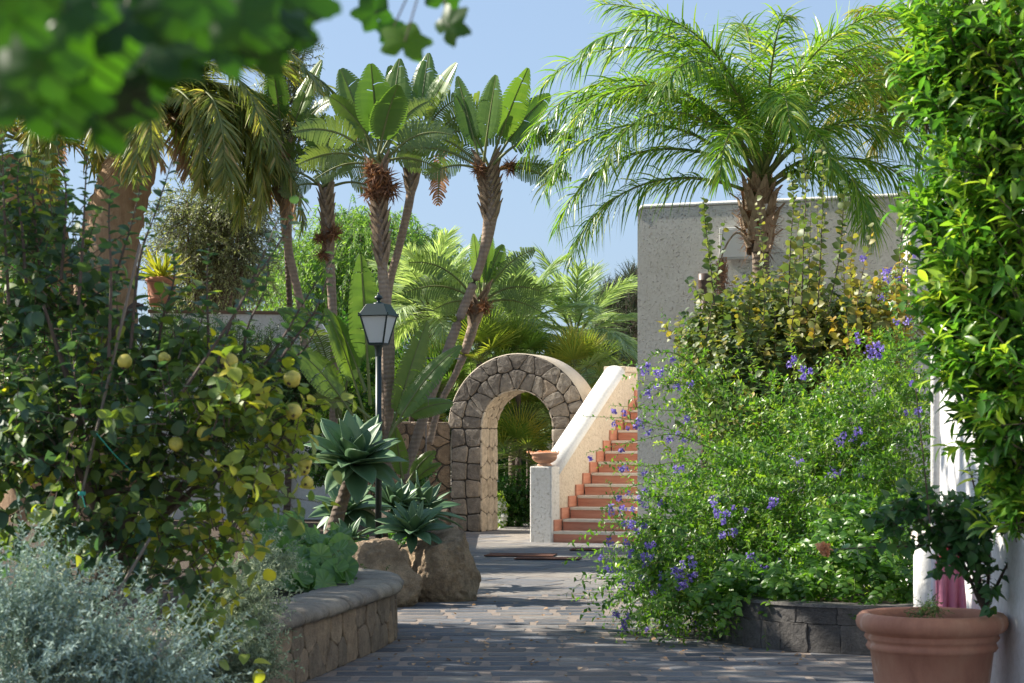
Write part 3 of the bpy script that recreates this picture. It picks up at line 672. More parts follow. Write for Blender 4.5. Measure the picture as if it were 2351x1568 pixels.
# urn
uc = sl_(.17, .15, 1.113); t = thing('urn_planter', 'shallow terracotta urn with dried succulents on the end pillar', 'urn', uc)
m = MB(); pr = [(0, 0), (.105, 0), (.11, .018), (.085, .035), (.10, .05), (.155, .085), (.180, .13), (.185, .16), (.205, .168), (.212, .185), (.195, .20), (.175, .195), (.165, .17), (0, .165)]
m.lathe(pr, uc, 40, wob=0); m.build('bowl', 'terra_light', t, smooth=True)
m = MB()
for i in range(40):
    a = i/40*6.283; m.tube([uc+Vector((.10*math.cos(a), .10*math.sin(a), .05)), uc+Vector((.158*math.cos(a), .158*math.sin(a), .085)), uc+Vector((.182*math.cos(a), .182*math.sin(a), .125))], .006, 5)
m.build('fluting', 'terra_light', t, smooth=True)
m = MB(); pos = [uc+Vector((random.gauss(0, .085), random.gauss(0, .07), .19)) for _ in range(260)]
m.leaves(*T_SMALL, pos, rvec(260, 1.6), rvec(260), RNG.uniform(.02, .045, 260), RNG.random(260)); m.build('dried_succulents', 'bract', t)

# ------------------------------------------------------------------ main building
BH = 4.8
def bl(a, c, z): return O+E1*a+E2*c+UZ*z
bd = thing('stucco_building', 'tall flat roofed building with rough grey stucco behind the feather palm', 'building', bl(1.63, .03, 0))
m = MB(); ex_ = 5.52
ch = .10; pl = [(1.63, .03, 0), (1.63+ex_, .03, 0)]
def rounded(): # facade outline with a rounded top left corner
    o = [(1.63, -.02)]+[(1.63, BH-ch)]+[(1.63+ch-ch*math.cos(a), BH-ch+ch*math.sin(a)) for a in (R(30), R(60), R(90))]+[(1.63+ex_, BH), (1.63+ex_, -.02)]; return o
ol = rounded(); n = len(ol); V = [bl(a, .03, z) for a, z in ol]+[bl(a, 5, z) for a, z in ol]
b = m.addv(V); m.addf([tuple(range(n))], .5, b); m.addf([tuple(range(2*n-1, n-1, -1))], .5, b); m.addf([(i, i+n, (i+1) % n+n, (i+1) % n) for i in range(n)], .5, b)
m.build('walls', 'stucco_grey', bd)
m = MB(); V = []
cp = [(1.62, BH-ch)]+[(1.63+ch-(ch+.01)*math.cos(a), BH-ch+(ch+.012)*math.sin(a)) for a in (R(30), R(60), R(90))]+[(1.63+ex_+.01, BH+.012)]
k = len(cp); V = [bl(a, .02, z-.0) for a, z in cp]+[bl(a, 5, z) for a, z in cp]+[bl(a, .04, z+.05) for a, z in cp]+[bl(a, 5, z+.05) for a, z in cp]
b = m.addv(V); m.addf([(i, i+1, 2*k+i+1, 2*k+i) for i in range(k-1)]+[(2*k+i, 2*k+i+1, 3*k+i+1, 3*k+i) for i in range(k-1)]+[(k+i, i, i+1, k+i+1) for i in range(k-1)]+[(0, k, 3*k, 2*k)], .5, b); m.build('roof_coping', 'plaster', bd, smooth=True)
# drain pipe with hopper
q = P(1616, 628, 28.0); fo = bl(0, 0, 0); a_ = (q-fo).dot(E1); pc = bl(a_, -.07, 0)
dp = thing('drain_pipe', 'brown metal drainpipe with ribbed hopper on the stucco building', 'drainpipe', pc)
m = MB(); zt = q.z; m.lathe([(.0, zt-.005), (.085, zt), (.092, zt-.002), (.090, zt-.09), (.094, zt-.095), (.090, zt-.10), (.094, zt-.17), (.088, zt-.20), (.048, zt-.30), (.048, zt-.32)], pc, 28); m.build('hopper', 'brown_metal', dp, smooth=True)
m = MB(); m.tube([pc, pc+UZ*(zt-.3)], .046, 16); m.build('pipe', 'brown_metal', dp, smooth=True)
for z in (2.2, 1.1):
    m = MB(); m.lathe([(.05, z), (.056, z+.005), (.056, z+.03), (.05, z+.035)], pc, 20); m.box(pc+UZ*(z+.005)-E1*.01, E1*.02, E2*.095, UZ*.025); m.build('bracket', 'brown_metal', dp)
q = P(1655, 525, 28.0); a_ = (q-fo).dot(E1)
m = MB(); m.box(bl(a_, -.11, 4.02), E1*.44, E2*.135, UZ*.45); cb = m.build('cabinet_box', 'box_grey', bevel=.012, loc=bl(a_, -.11, 4.02)); tag(cb, 'grey plastic cabinet box on the stucco wall half hidden by palm trunk', 'box')
m = MB(); m.box(bl(a_+.03, -.118, 4.05), E1*.38, E2*.007, UZ*.39); m.build('door', 'box_grey', cb, bevel=.004)

# stucco pillar right end of facade
pc = P(2112, 1250, 19.5); pc.z = 0; t = thing('stucco_pillar', 'tall sunlit white stucco pillar with stone cap at right end of the facade', 'pillar', pc)
m = MB(); m.box(pc-Vector((.13, .12, .02)), (.32, 0, 0), (0, .3, 0), (0, 0, 3.78)); m.build('shaft', 'stucco_white', t, bevel=.02)
m = MB(); m.box(pc+Vector((-.17, -.16, 3.762)), (.40, 0, 0), (0, .38, 0), (0, 0, .09)); m.build('cap', 'tread', t, bevel=.03)

# near right building
XW = 2.45
nb = thing('white_building', 'white building whose shaded side wall rises behind the large terracotta pot', 'building', (XW, 11, 0))
m = MB(); m.box((XW, 7.3, -.02), (6, 0, 0), (0, 4.1, 0), (0, 0, 3.1)); m.build('lower_wall', 'white_wall', nb)
m = MB(); m.box((XW+.12, 7.3, 3.082), (6, 0, 0), (0, 4.25, 0), (0, 0, 3.4)); m.build('upper_wall', 'stucco_white', nb)
m = MB(); px_ = Vector((P(2151, 0, 11.65).x, 11.65, 0)); m.tube([px_, px_+UZ*2.9, px_+Vector((.06, -.02, 3.2)), px_+Vector((.16, -.1, 4.6)), px_+Vector((.2, -.1, 6.3))], .036, 14)
dpp = m.build('downpipe', 'plaster', smooth=True, loc=px_); tag(dpp, 'smooth white downpipe at the corner of the white building', 'downpipe')
m = MB()
for z in (.5, 1.9): m.lathe([(.037, z), (.044, z+.004), (.044, z+.03), (.037, z+.034)], px_, 16)
m.build('pipe_clip', 'box_grey', dpp)
# low post + cloth
lp = P(2136, 1400, 11.9); lp.z = 0; m = MB(); m.lathe([(0, 0), (.10, 0), (.10, .86), (.085, .9), (0, .9)], lp, 24); t = thing('garden_post', 'rounded pale post behind the big pot, under a small square cap', 'post', lp)
m.build('shaft', 'plaster', t, smooth=True); m = MB(); m.box(lp+Vector((-.10, -.10, .90)), (.2, 0, 0), (0, .2, 0), (0, 0, .05)); m.build('cap', 'tread', t, bevel=.008)
def cloth(name, x0, x1, y0, y1, D, mat, lab, ph=0, amp=.02):
    m = MB(); V = []; nx, ny = 26, 14
    for j in range(ny+1):
        for i in range(nx+1):
            u = i/nx; v = j/ny; q = P(x0+(x1-x0)*u+6*math.sin(v*3+ph)*v, y0+(y1-y0)*v, D); q.y += amp*math.sin(u*17+ph+v*2)*(.4+v); V.append(q)
    b = m.addv(V); nn_ = nx+1; m.addf([(j*nn_+i, j*nn_+i+1, (j+1)*nn_+i+1, (j+1)*nn_+i) for j in range(ny) for i in range(nx)], .5, b)
    o = m.build(name, mat, smooth=True, loc=V[0]); md = o.modifiers.new('solid', 'SOLIDIFY'); md.thickness = .006
    if lab: tag(o, lab, 'towel')
    return o
tw = cloth('hanging_towel', 2148, 2212, 1290, 1470, 10.5, 'pink', 'pink towel hanging behind the bougainvillea pot by the white wall')
t2 = cloth('red_band', 2162, 2206, 1228, 1288, 10.52, 'red', None, 1); t2.parent = tw; t2.location = t2.location-tw.location
cloth('white_towel', 2140, 2190, 1262, 1460, 10.62, 'white_cloth', 'white towel hanging just behind the pink one', 2)

# ------------------------------------------------------------------ planters
CUR = catmull([Vector(p+(0,)) for p in [(-2.75, 6), (-2.15, 8.6), (-1.72, 10.3), (-1.36, 12.0), (-1.06, 13.6), (-.90, 14.7), (-.93, 15.45), (-1.1, 15.95), (-1.55, 16.4)]], 14)
cum = [0]
for i in range(len(CUR)-1): cum.append(cum[-1]+(CUR[i+1]-CUR[i]).length)
def cur(u):
    u = min(max(u, 0), cum[-1]-1e-4); i = int(np.searchsorted(cum, u, side='right'))-1; t = (u-cum[i])/(cum[i+1]-cum[i])
    p = CUR[i].lerp(CUR[i+1], t); d = (CUR[i+1]-CUR[i]).normalized(); i2 = min(i+2, len(CUR)-1); return p, Vector((d.y, -d.x, 0))
lpw = thing('planter_wall', 'curved low stone planter wall with thick rounded coping, left foreground', 'planter', CUR[40])
m = MB(); V = []; N_ = 90
for i in range(N_+1):
    p, o_ = cur(cum[-1]*i/N_); V += [p+UZ*-.03, p+UZ*.37, p-o_*.3+UZ*.37]
b = m.addv(V); m.addf([(i*3+j, (i+1)*3+j, (i+1)*3+j+1, i*3+j+1) for i in range(N_) for j in range(2)], .5, b); m.build('joint_core', 'mortar_dark', lpw)
m = MB(); L_ = cum[-1]; fm = lambda u, v, w_: cur(u)[0]+cur(u)[1]*w_+UZ*v
stones(m, vor(seeds_grid(0, L_, 0, .365, .30, .18, .3), 0, L_, 0, .365, 1.1), fm, .003, .02, .008, .08); m.build('face_stones', 'plant_stone', lpw)
m = MB(); u = 0
while u < L_-.1:
    l = random.uniform(.36, .55); l = min(l, L_-u); V = []; K = 8; hh = random.uniform(-.006, .006)
    cs = [(-.34, .37), (-.34, .455), (-.2, .46), (.0, .458), (.045, .445), (.072, .415), (.07, .385), (.05, .362), (-.01, .358)]
    for i in range(K+1):
        uu = u+.004+(l-.008)*i/K; p, o_ = cur(uu); e = .012 if i in (0, K) else 0
        for a, z in cs: V.append(p+o_*(a-(e if a > 0 else 0)+random.uniform(-.003, .003))+UZ*(z-(e if z > .4 else 0)+hh+random.uniform(-.003, .003)))
    b = m.addv(V); c_ = len(cs); tt = random.random(); m.addf([(i*c_+j, (i+1)*c_+j, (i+1)*c_+j+1, i*c_+j+1) for i in range(K) for j in range(c_-1)], tt, b)
    m.addf([tuple(range(c_))], tt, b); m.addf([tuple(K*c_+j for j in range(c_))], tt, b); u += l
M['cap_stone'] = stone_mat('coping stone', [(.24, .215, .185), (.31, .28, .235), (.36, .32, .26)], 6, .9, .02)
m.build('coping_stones', 'cap_stone', lpw, smooth=True)
# right round planter
PC = Vector((2.78, 15.0, 0)); PR = 1.22
rp = thing('round_planter', 'dark grey block planter curving under the purple flowering bush', 'planter', PC)
def fr(u, v, w_): a = R(185)+u/PR; return PC+Vector(((PR+w_)*math.cos(a), (PR+w_)*math.sin(a), v))
m = MB(); V = []
for i in range(61):
    for v in (-.03, .325): V.append(fr(-.9+i*(PR*R(200)+.9)/60, v, 0))
b = m.addv(V); m.addf([(2*i, 2*i+2, 2*i+3, 2*i+1) for i in range(60)], .5, b); m.build('joint_core', 'mortar_dark', rp)
m = MB(); L_ = PR*R(195)
polys = []; u = -.9
while u < L_: l = random.uniform(.16, .26); polys.append([(u, 0), (u+l, 0), (u+l+random.uniform(-.01, .01), .205), (u, .205)]); u += l
u = -.9
while u < L_: l = random.uniform(.26, .36); polys.append([(u, .208), (u+l, .208), (u+l, .33), (u, .33)]); u += l
stones(m, polys, fr, .001, .010, .003, .06, cr=.006); m.build('face_blocks', 'grey_stone', rp)
m = MB(); V = []
for i in range(61):
    for r_, z in ((PR+.02, .325), (PR+.008, .345), (PR-.16, .35), (PR-.17, .3)): a = R(130)+i*R(260)/60; V.append(PC+Vector((r_*math.cos(a), r_*math.sin(a), z)))
b = m.addv(V); m.addf([(i*4+j, (i+1)*4+j, (i+1)*4+j+1, i*4+j+1) for i in range(60) for j in range(3)], .5, b); m.build('rim', 'grey_stone', rp)
m = MB(); b = m.addv([PC+Vector((PR*.95*math.cos(a/30*6.283), PR*.95*math.sin(a/30*6.283), .30)) for a in range(30)]); m.addf([tuple(range(30))], .5, b); m.build('soil', 'soil', rp)
# big terracotta pot
TP = P(2139, 1400, 9.85); TP.z = 0; k_ = .372
tp = thing('terracotta_pot', 'large terracotta pot with thick rolled rim at the lower right', 'plant pot', TP)
pr = [(0, 0), (.235, 0), (.245, .02), (.292, .30), (.312, .455), (.325, .463), (.335, .478), (.328, .492), (.322, .502), (.334, .512), (.344, .526), (.336, .541), (.342, .548), (.362, .556), (.380, .575), (.387, .600), (.380, .625), (.362, .642), (.340, .645), (.322, .636), (.310, .60), (.305, .56), (.0, .55)]
m = MB(); m.lathe([(r*k_/.387*1.0, z) for r, z in pr], TP, 72); m.build('body', 'terra', tp, smooth=True)
m = MB(); b = m.addv([TP+Vector((.30*math.cos(a/30*6.283), .30*math.sin(a/30*6.283), .562)) for a in range(30)]); m.addf([tuple(range(30))], .5, b); m.build('soil', 'soil', tp)

# ------------------------------------------------------------------ boulders
def boulder(name, lab, c, r, seed, sub=6, cuts=9, mat='boulder', group='boulders along the raised bed'):
    bm = bmesh.new(); bmesh.ops.create_icosphere(bm, subdivisions=sub, radius=1); rs = random.Random(seed)
    pls = [(Vector((rs.gauss(0, 1), rs.gauss(0, 1), rs.gauss(0, .7))).normalized(), rs.uniform(.62, .92)) for _ in range(cuts)]
    sv = Vector((seed*3.1, seed, 0))
    for v in bm.verts:
        p = v.co.copy()
        for nn, dd in pls:
            e = p.dot(nn)-dd
            if e > 0: p -= nn*e*.9
        p *= 1+.12*noise.noise(p*1.6+sv)+.075*abs(noise.noise(p*3.5+sv))-.06*abs(noise.noise(Vector((p.x*6, p.y*6, p.z*3))+sv))+.035*noise.noise(p*12+sv)+.02*noise.noise(p*28+sv)
        v.co = Vector((p.x*r[0], p.y*r[1], p.z*r[2]))+Vector(c)
    m = MB(); bm.verts.index_update(); b = m.addv([v.co for v in bm.verts]); m.addf([tuple(v.index for v in f.verts) for f in bm.faces], .5, b); bm.free()
    o = m.build(name, mat, smooth=True, loc=c); tag(o, lab, 'boulder', group); return o
q = P(1008, 1300, 18.7); q.z = .24; boulder('boulder', 'largest brown boulder, standing on the paving edge with agave above it', q, (.44, .42, .50), 5)
q = P(862, 1330, 18.0); q.z = .22; boulder('boulder', 'sloping brown boulder between planter wall and lamp post', q, (.42, .34, .38), 12)
q = P(920, 1290, 18.15); q.z = .36; boulder('boulder', 'small stone wedged between the two large boulders', q, (.085, .09, .15), 21, 4)

# ------------------------------------------------------------------ lamp
LD = 19.4; LB = P(869, 1250, LD); LB.z = .38; lp = thing('street_lamp', 'dark green garden lamp post with frosted lantern above the agaves', 'lamp post', LB)
k = LD/F; zb = EYE+(HY-790)*k; lx = LB.x
m = MB(); c0 = Vector((lx, LD, 0)); m.tube([c0+UZ*.38, c0+UZ*(zb-.10)], [.032, .030], 18); m.lathe([(.032, zb-.12), (.034, zb-.10), (.036, zb-.04), (.052, zb-.01), (.052, zb), (0, zb)], c0, 20); m.build('post', 'lamp_green', lp, smooth=True)
ro = Matrix.Rotation(R(-17), 3, 'Z')
def lq(x, y, z): return c0+ro @ Vector((x, y, z))
la = MB(); hb, ht = .074, .138; z0 = zb; z1 = zb+.275
cor = [(-1, -1), (1, -1), (1, 1), (-1, 1)]
for sx, sy in cor: la.tube([lq(sx*hb, sy*hb, z0), lq(sx*ht, sy*ht, z1)], .009, 6)
for i in range(4):
    a, b_ = cor[i], cor[(i+1) % 4]; la.tube([lq(a[0]*hb, a[1]*hb, z0+.004), lq(b_[0]*hb, b_[1]*hb, z0+.004)], .009, 6); la.tube([lq(a[0]*ht*1.08, a[1]*ht*1.08, z1), lq(b_[0]*ht*1.08, b_[1]*ht*1.08, z1)], .010, 6)
la.box(lq(-hb, -hb, z0-.012), ro @ Vector((2*hb, 0, 0)), ro @ Vector((0, 2*hb, 0)), UZ*.012)
for sx, sy in cor: la.lathe([(0, z1+.03), (.010, z1+.022), (.006, z1+.01)], lq(sx*ht*1.08, sy*ht*1.08, 0), 8)
lan = la.build('lantern', 'lamp_green', lp, smooth=False)
for i in range(4):
    a, b_ = cor[i], cor[(i+1) % 4]; m = MB(); f_ = .97
    v = [lq(a[0]*hb*f_, a[1]*hb*f_, z0+.005), lq(b_[0]*hb*f_, b_[1]*hb*f_, z0+.005), lq(b_[0]*ht*f_, b_[1]*ht*f_, z1-.002), lq(a[0]*ht*f_, a[1]*ht*f_, z1-.002)]
    cc = sum(v, Vector())/4; inn = (Vector((c0.x, c0.y, cc.z))-cc).normalized()*.004
    m.mesh(v+[q_+inn for q_ in v], [(0, 1, 2, 3), (7, 6, 5, 4), (0, 4, 5, 1), (1, 5, 6, 2), (2, 6, 7, 3), (3, 7, 4, 0)]); m.build('pane', 'frost', lan)
m = MB(); m.tube([lq(0, 0, z0), lq(0, 0, z0+.13)], .018, 12); m.build('bulb', 'box_grey', lan)
m = MB(); z2 = z1+.115; h2 = .092; e = ht*1.1
v = [lq(s[0]*e, s[1]*e, z1+.006) for s in cor]+[lq(s[0]*h2, s[1]*h2, z2) for s in cor]
m.mesh(v, [(3, 2, 1, 0), (4, 5, 6, 7), (0, 1, 5, 4), (1, 2, 6, 5), (2, 3, 7, 6), (3, 0, 4, 7)]); m.build('roof', 'lamp_green', lan, bevel=.004)
m = MB(); m.lathe([(.055, z2), (.05, z2+.012), (.018, z2+.02), (.014, z2+.035), (.042, z2+.055), (.044, z2+.062), (.03, z2+.078), (.012, z2+.09), (.008, z2+.1), (.01, z2+.108), (0, z2+.116)], c0, 20); m.build('finial', 'lamp_green', lan, smooth=True)
# thin horizontal rod across the trees
m = MB(); m.tube([P(978, 822, 27), P(1058, 824, 27)], .008, 6); m.tube([P(978, 822, 27), P(978, 822, 27)+Vector((0, 0, -2.3))], .008, 6); tag(m.build('metal_rod', 'rod', loc=P(978, 822, 27)), 'thin grey rod running level across the leaning stems', 'rod')
# white wall with coping and pot
wd_ = 27.4; a0 = P(345, 712, wd_); b0 = P(690, 722, wd_)
ww = thing('garden_wall', 'plain white garden wall with thin brown coping behind the dark bushes', 'wall', (a0.x, wd_, 0))
m = MB(); m.box((a0.x, wd_, 0), (b0.x-a0.x, .0, 0), (0, .3, 0), (0, 0, a0.z-.04)); 
cx_ = [P(690, 730, wd_), P(735, 738, wd_), P(757, 775, wd_), P(757, 850, wd_)]
V = [(b0.x+.001, wd_+.002, 0), (cx_[3].x, wd_+.002, 0)]+[(c_.x, wd_+.002, c_.z) for c_ in (cx_[3], cx_[2], cx_[1])]+[(b0.x+.001, wd_+.002, cx_[0].z)]
n = len(V); b = m.addv(V+[(v[0], wd_+.28, v[2]) for v in V]); m.addf([tuple(range(n))], .5, b); m.addf([tuple(range(2*n-1, n-1, -1))], .5, b); m.addf([(i, i+n, (i+1) % n+n, (i+1) % n) for i in range(n)], .5, b)
m.build('wall_body', 'white_wall', ww)
m = MB(); m.box((a0.x-.03, wd_-.04, a0.z-.038), (b0.x-a0.x+.3, 0, -.03), (0, .38, 0), (0, 0, .045)); m.build('coping', 'coping_brown', ww, bevel=.01)
pc = P(371, 705, 27.5); t = thing('terracotta_pot', 'terracotta pot with spiky yellow green plant on the white wall', 'plant pot', pc)
m = MB(); kk = 27.5/F; m.lathe([(0, 0), (27*kk, 0), (29*kk, 14*kk), (30.5*kk, 15*kk), (30*kk, 18*kk), (33*kk, 55*kk), (37*kk, 57*kk), (37*kk, 65*kk), (33*kk, 66*kk), (32*kk, 58*kk), (0, 57*kk)], pc+UZ*.012, 36); m.build('body', 'terra', t, smooth=True)
m = MB(); tp_ = leaf_t([(0, .035), (.4, .05), (.8, .035), (1, .002)], .5, .1); nn_ = 70; dd = rvec(nn_, .7); dd[:, 2] = abs(dd[:, 2])
m.leaves(*tp_, [pc+UZ*.39+Vector((random.gauss(0, .03), random.gauss(0, .03), 0)) for _ in range(nn_)], dd, rvec(nn_, .5), RNG.uniform(.25, .5, nn_), RNG.random(nn_)); m.build('spiky_leaves', 'yucca', t)
# ------------------------------------------------------------------ queen palm
def feather_palm(name, label, trunk_pts, rad, crown, specs, mat, bark='bark_palm', ll=.62, lw=.014, n=95, group=None, **kw):
    t = thing(name, label, 'palm tree', trunk_pts[0], group); trunk_obj('trunk', t, trunk_pts, rad, bark, 16)
    for (az, el, L, bend) in specs:
        L *= .9
        mb = MB(); sb = MB(); frond(mb, sb, crown+Vector((random.gauss(0, .04), random.gauss(0, .04), random.gauss(0, .06))), R(az), R(el), L, R(bend), n, ll, lw, **kw)
        o = mb.build('frond', mat, t); sb.build('frond_stem', 'bark_green', o, smooth=True)
    return t
QD = 24.5; qb = P(1748, 1009, QD); qb.z = 0; qc = P(1748, 425, QD)
sp = [(185, 72, 4.3, 138), (177, 60, 4.1, 128), (192, 48, 3.7, 118), (170, 80, 4.2, 130), (200, 64, 3.9, 135), (183, 34, 3.5, 108), (215, 52, 3.4, 125),
      (2, 70, 3.9, 140), (-8, 56, 3.3, 128), (12, 80, 4.0, 128), (-25, 50, 3.0, 125), (-70, 50, 2.5, 125), (250, 52, 2.8, 130), (270, 66, 3.1, 130),
      (235, 74, 3.6, 130), (330, 70, 3.5, 135), (205, 84, 3.9, 125), (345, 84, 3.8, 120), (135, 82, 3.7, 120), (188, 22, 3.1, 95), (178, 66, 3.8, 150), (-2, 40, 2.6, 110), (180, 84, 3.6, 85), (0, 84, 3.4, 80), (270, 80, 3.2, 85), (90, 84, 3.6, 75), (220, 78, 3.5, 92), (320, 80, 3.4, 90), (45, 82, 3.5, 80), (310, 40, 2.5, 140), (330, 30, 2.3, 130)]
qp = feather_palm('feather_palm', 'tall feather palm arching over the stucco building, shaggy brown crown base', [qb, qb.lerp(qc, .5)+Vector((.03, 0, 0)), P(1745, 560, QD)], [.15, .12, .105], qc, sp, 'queen', ll=.66, lw=.0108, n=104, plume=.42, ldroop=.8, t0=.18, tint=(.45, .25), sr=.026, bp=1.3)
mb = MB(); fb = MB()
for i in range(30):
    a = i*2.4; z = P(0, 590-i*5.2, QD).z; c_ = Vector((P(1742, 0, QD).x, QD, z)); rd = .10+.07*math.sin(math.pi*i/30)
    o_ = Vector((math.cos(a), math.sin(a), 0)); s_ = Vector((-math.sin(a), math.cos(a), 0)); h_ = random.uniform(.22, .42); w0 = .10
    V = []
    for j, (t, r_, ww_) in enumerate(((0, 0, 1), (.4, .04, .8), (.75, .07, .45), (1, .12+random.uniform(-.02, .08), .12))):
        V += [c_+o_*(rd+r_)+UZ*(h_*t)-s_*w0*ww_, c_+o_*(rd+r_+.03)+UZ*(h_*t), c_+o_*(rd+r_)+UZ*(h_*t)+s_*w0*ww_]
    b = mb.addv(V); mb.addf([(3*j+k2, 3*j+k2+1, 3*j+k2+4, 3*j+k2+3) for j in range(3) for k2 in range(2)], .5, b)
    nf = 26; pos = [c_+o_*(rd+.02)+UZ*random.uniform(0, h_) for _ in range(nf)]
    fb.leaves([(-.02, 0, 0), (.02, 0, 0), (.012, .6, -.1), (-.012, .6, -.1), (0, 1, -.35)], [(0, 1, 2, 3), (3, 2, 4)], pos, rvec(nf, -.3)+np.array(o_)*1.0, rvec(nf), RNG.uniform(.08, .22, nf), RNG.random(nf))
mb.build('leaf_bases', 'boot', qp, smooth=True); fb.build('fibres', 'fibre', qp)
sb = MB(); s0 = P(1725, 560, QD-.15); tip = P(1658, 585, QD-.35); sb.tube(catmull([s0, P(1690, 535, QD-.3), tip, P(1655, 640, QD-.35)], 5), .012, 6)
nm = MB()
for i in range(60):
    a = random.uniform(0, 6.28); p0 = P(1657+random.gauss(0, 6), 590+random.uniform(0, 25), QD-.35); p1 = P(1655+random.gauss(0, 14), 640+random.uniform(0, 60), QD-.35+random.gauss(0, .06)); sb.tube([p0, p0.lerp(p1, .5)+Vector((random.gauss(0, .02), 0, 0)), p1], .003, 3)
    for j in range(16):
        c_ = p0.lerp(p1, random.random())+Vector((random.gauss(0, .012), random.gauss(0, .012), 0)); r_ = .010; nm.mesh([c_+Vector(d_)*r_ for d_ in ((1, 0, 0), (0, 1, 0), (-1, 0, 0), (0, -1, 0), (0, 0, 1), (0, 0, -1))], [(0, 1, 4), (1, 2, 4), (2, 3, 4), (3, 0, 4), (1, 0, 5), (2, 1, 5), (3, 2, 5), (0, 3, 5)])
fs_ = sb.build('fruit_stalk', 'boot', qp); nm.build('fruits', 'nut', fs_, smooth=True)
# second queen palm, crown behind the bay hedge
q2b = P(2230, 1009, 25.5); q2b.z = 0; q2c = P(2225, 265, 25.5)
sp = [(183, 55, 2.6, 105), (190, 25, 1.9, 95), (175, 70, 2.6, 110), (200, 60, 2.4, 120), (170, 40, 2.3, 100), (0, 60, 2.5, 110), (20, 40, 2.4, 110), (250, 60, 2.2, 120), (300, 60, 2.3, 120), (90, 70, 2.5, 115), (130, 62, 2.4, 110), (50, 66, 2.4, 115), (215, 42, 2.0, 100), (185, 82, 2.4, 90), (165, 60, 2.5, 100)]
feather_palm('feather_palm', 'second feather palm with yellowing fronds behind the bay hedge', [q2b, q2b.lerp(q2c, .5), q2c], [.14, .11, .10], q2c, sp, 'queen2', ll=.55, lw=.014, n=90, plume=.4, ldroop=.75, t0=.2, tint=(.6, .25), sr=.024, bp=1.15)

# ------------------------------------------------------------------ date palm
DD = 26; db = P(235, 1009, DD); db.z = 0; dc = P(330, 265, DD)
t = thing('date_palm', 'massive date palm with drooping golden green fronds at the upper left', 'palm tree', db)
trunk_obj('trunk', t, [db, P(238, 760, DD), P(250, 560, DD), P(295, 400, DD), P(330, 300, DD)], [.46, .42, .38, .34, .26], 'bark_fibre', 24, .07, 12)
for (az, el, L, bend, mt) in [(350, 55, 3.4, 125, 'date'), (5, 42, 3.2, 125, 'date'), (345, 25, 2.9, 112, 'date'), (330, 45, 2.6, 135, 'date'), (310, 35, 2.4, 130, 'date'), (290, 50, 2.5, 150, 'date'), (270, 40, 2.3, 140, 'date'), (250, 55, 2.5, 150, 'date'),
                              (10, 30, 2.7, 118, 'dead'), (0, 12, 2.3, 95, 'dead'), (300, 10, 1.7, 90, 'dead'), (255, 10, 1.5, 90, 'dead'), (320, 15, 1.9, 95, 'date'), (20, 60, 3.2, 110, 'date'), (200, 50, 3, 125, 'date'), (180, 60, 3.2, 125, 'date'), (160, 40, 3, 115, 'date'), (220, 45, 2.6, 140, 'date'), (230, 30, 2.2, 120, 'date'), (90, 60, 3, 110, 'date'), (130, 60, 3, 110, 'date'), (60, 55, 3, 115, 'date'), (340, 68, 3.4, 128, 'date'), (280, 20, 1.9, 110, 'date'), (335, 30, 2.4, 120, 'date'), (355, 42, 2.9, 150, 'date'), (345, 35, 2.7, 148, 'date'), (330, 42, 2.8, 155, 'date'), (5, 40, 3.0, 145, 'date'), (320, 50, 3.0, 160, 'date'), (310, 35, 2.5, 150, 'date'), (350, 22, 2.5, 130, 'date'), (338, 15, 2.3, 122, 'date'), (300, 45, 2.7, 160, 'date'), (355, 30, 2.9, 140, 'dead'), (340, 48, 3.1, 160, 'date'), (15, 20, 2.5, 100, 'date'), (350, 5, 2.2, 90, 'date'), (325, 62, 3.0, 150, 'date')]:
    mb = MB(); sb = MB(); frond(mb, sb, dc+Vector((random.gauss(0, .12), random.gauss(0, .12), random.gauss(0, .1))), R(az), R(el), L, R(bend), 95, .48, .016, plume=.18, ldroop=.25, t0=.1, tint=(.5, .22) if mt == 'date' else (.5, .3), sr=.035, fa0=40, fa1=62, bp=1.0, seg=4)
    o = mb.build('frond', mt, t); sb.build('frond_stem', 'bark_green' if mt == 'date' else 'boot', o, smooth=True)
# second fibrous trunk with fronds far left
db2 = P(90, 1009, 27); db2.z = 0
dc2 = P(60, 330, 27)
t = thing('date_palm', 'second date palm, thick brown trunk at the far left behind the quince leaves', 'palm tree', db2)
trunk_obj('trunk', t, [db2, P(85, 700, 27), P(65, 480, 27), P(60, 360, 27)], [.55, .5, .46, .35], 'bark_fibre', 24, .07, 12)
for i, (az, el, L, bend) in enumerate([(350, 50, 2.4, 120), (0, 30, 2.0, 105), (320, 45, 2.2, 130), (290, 40, 2, 130), (250, 45, 2, 130), (200, 45, 2.4, 120), (180, 30, 2.4, 110), (20, 55, 2.4, 115), (90, 60, 2.4, 115), (335, 20, 1.8, 100), (300, 15, 1.6, 100), (270, 60, 2.2, 140), (150, 50, 2.4, 110)]):
    mb = MB(); sb = MB(); frond(mb, sb, dc2, R(az), R(el), L, R(bend), 80, .42, .016, plume=.2, ldroop=.25, t0=.1, tint=(.6, .25), sr=.03, fa0=40, fa1=62, bp=1.0)
    o = mb.build('frond', 'date' if i % 4 else 'dead', t); sb.build('frond_stem', 'bark_green', o)

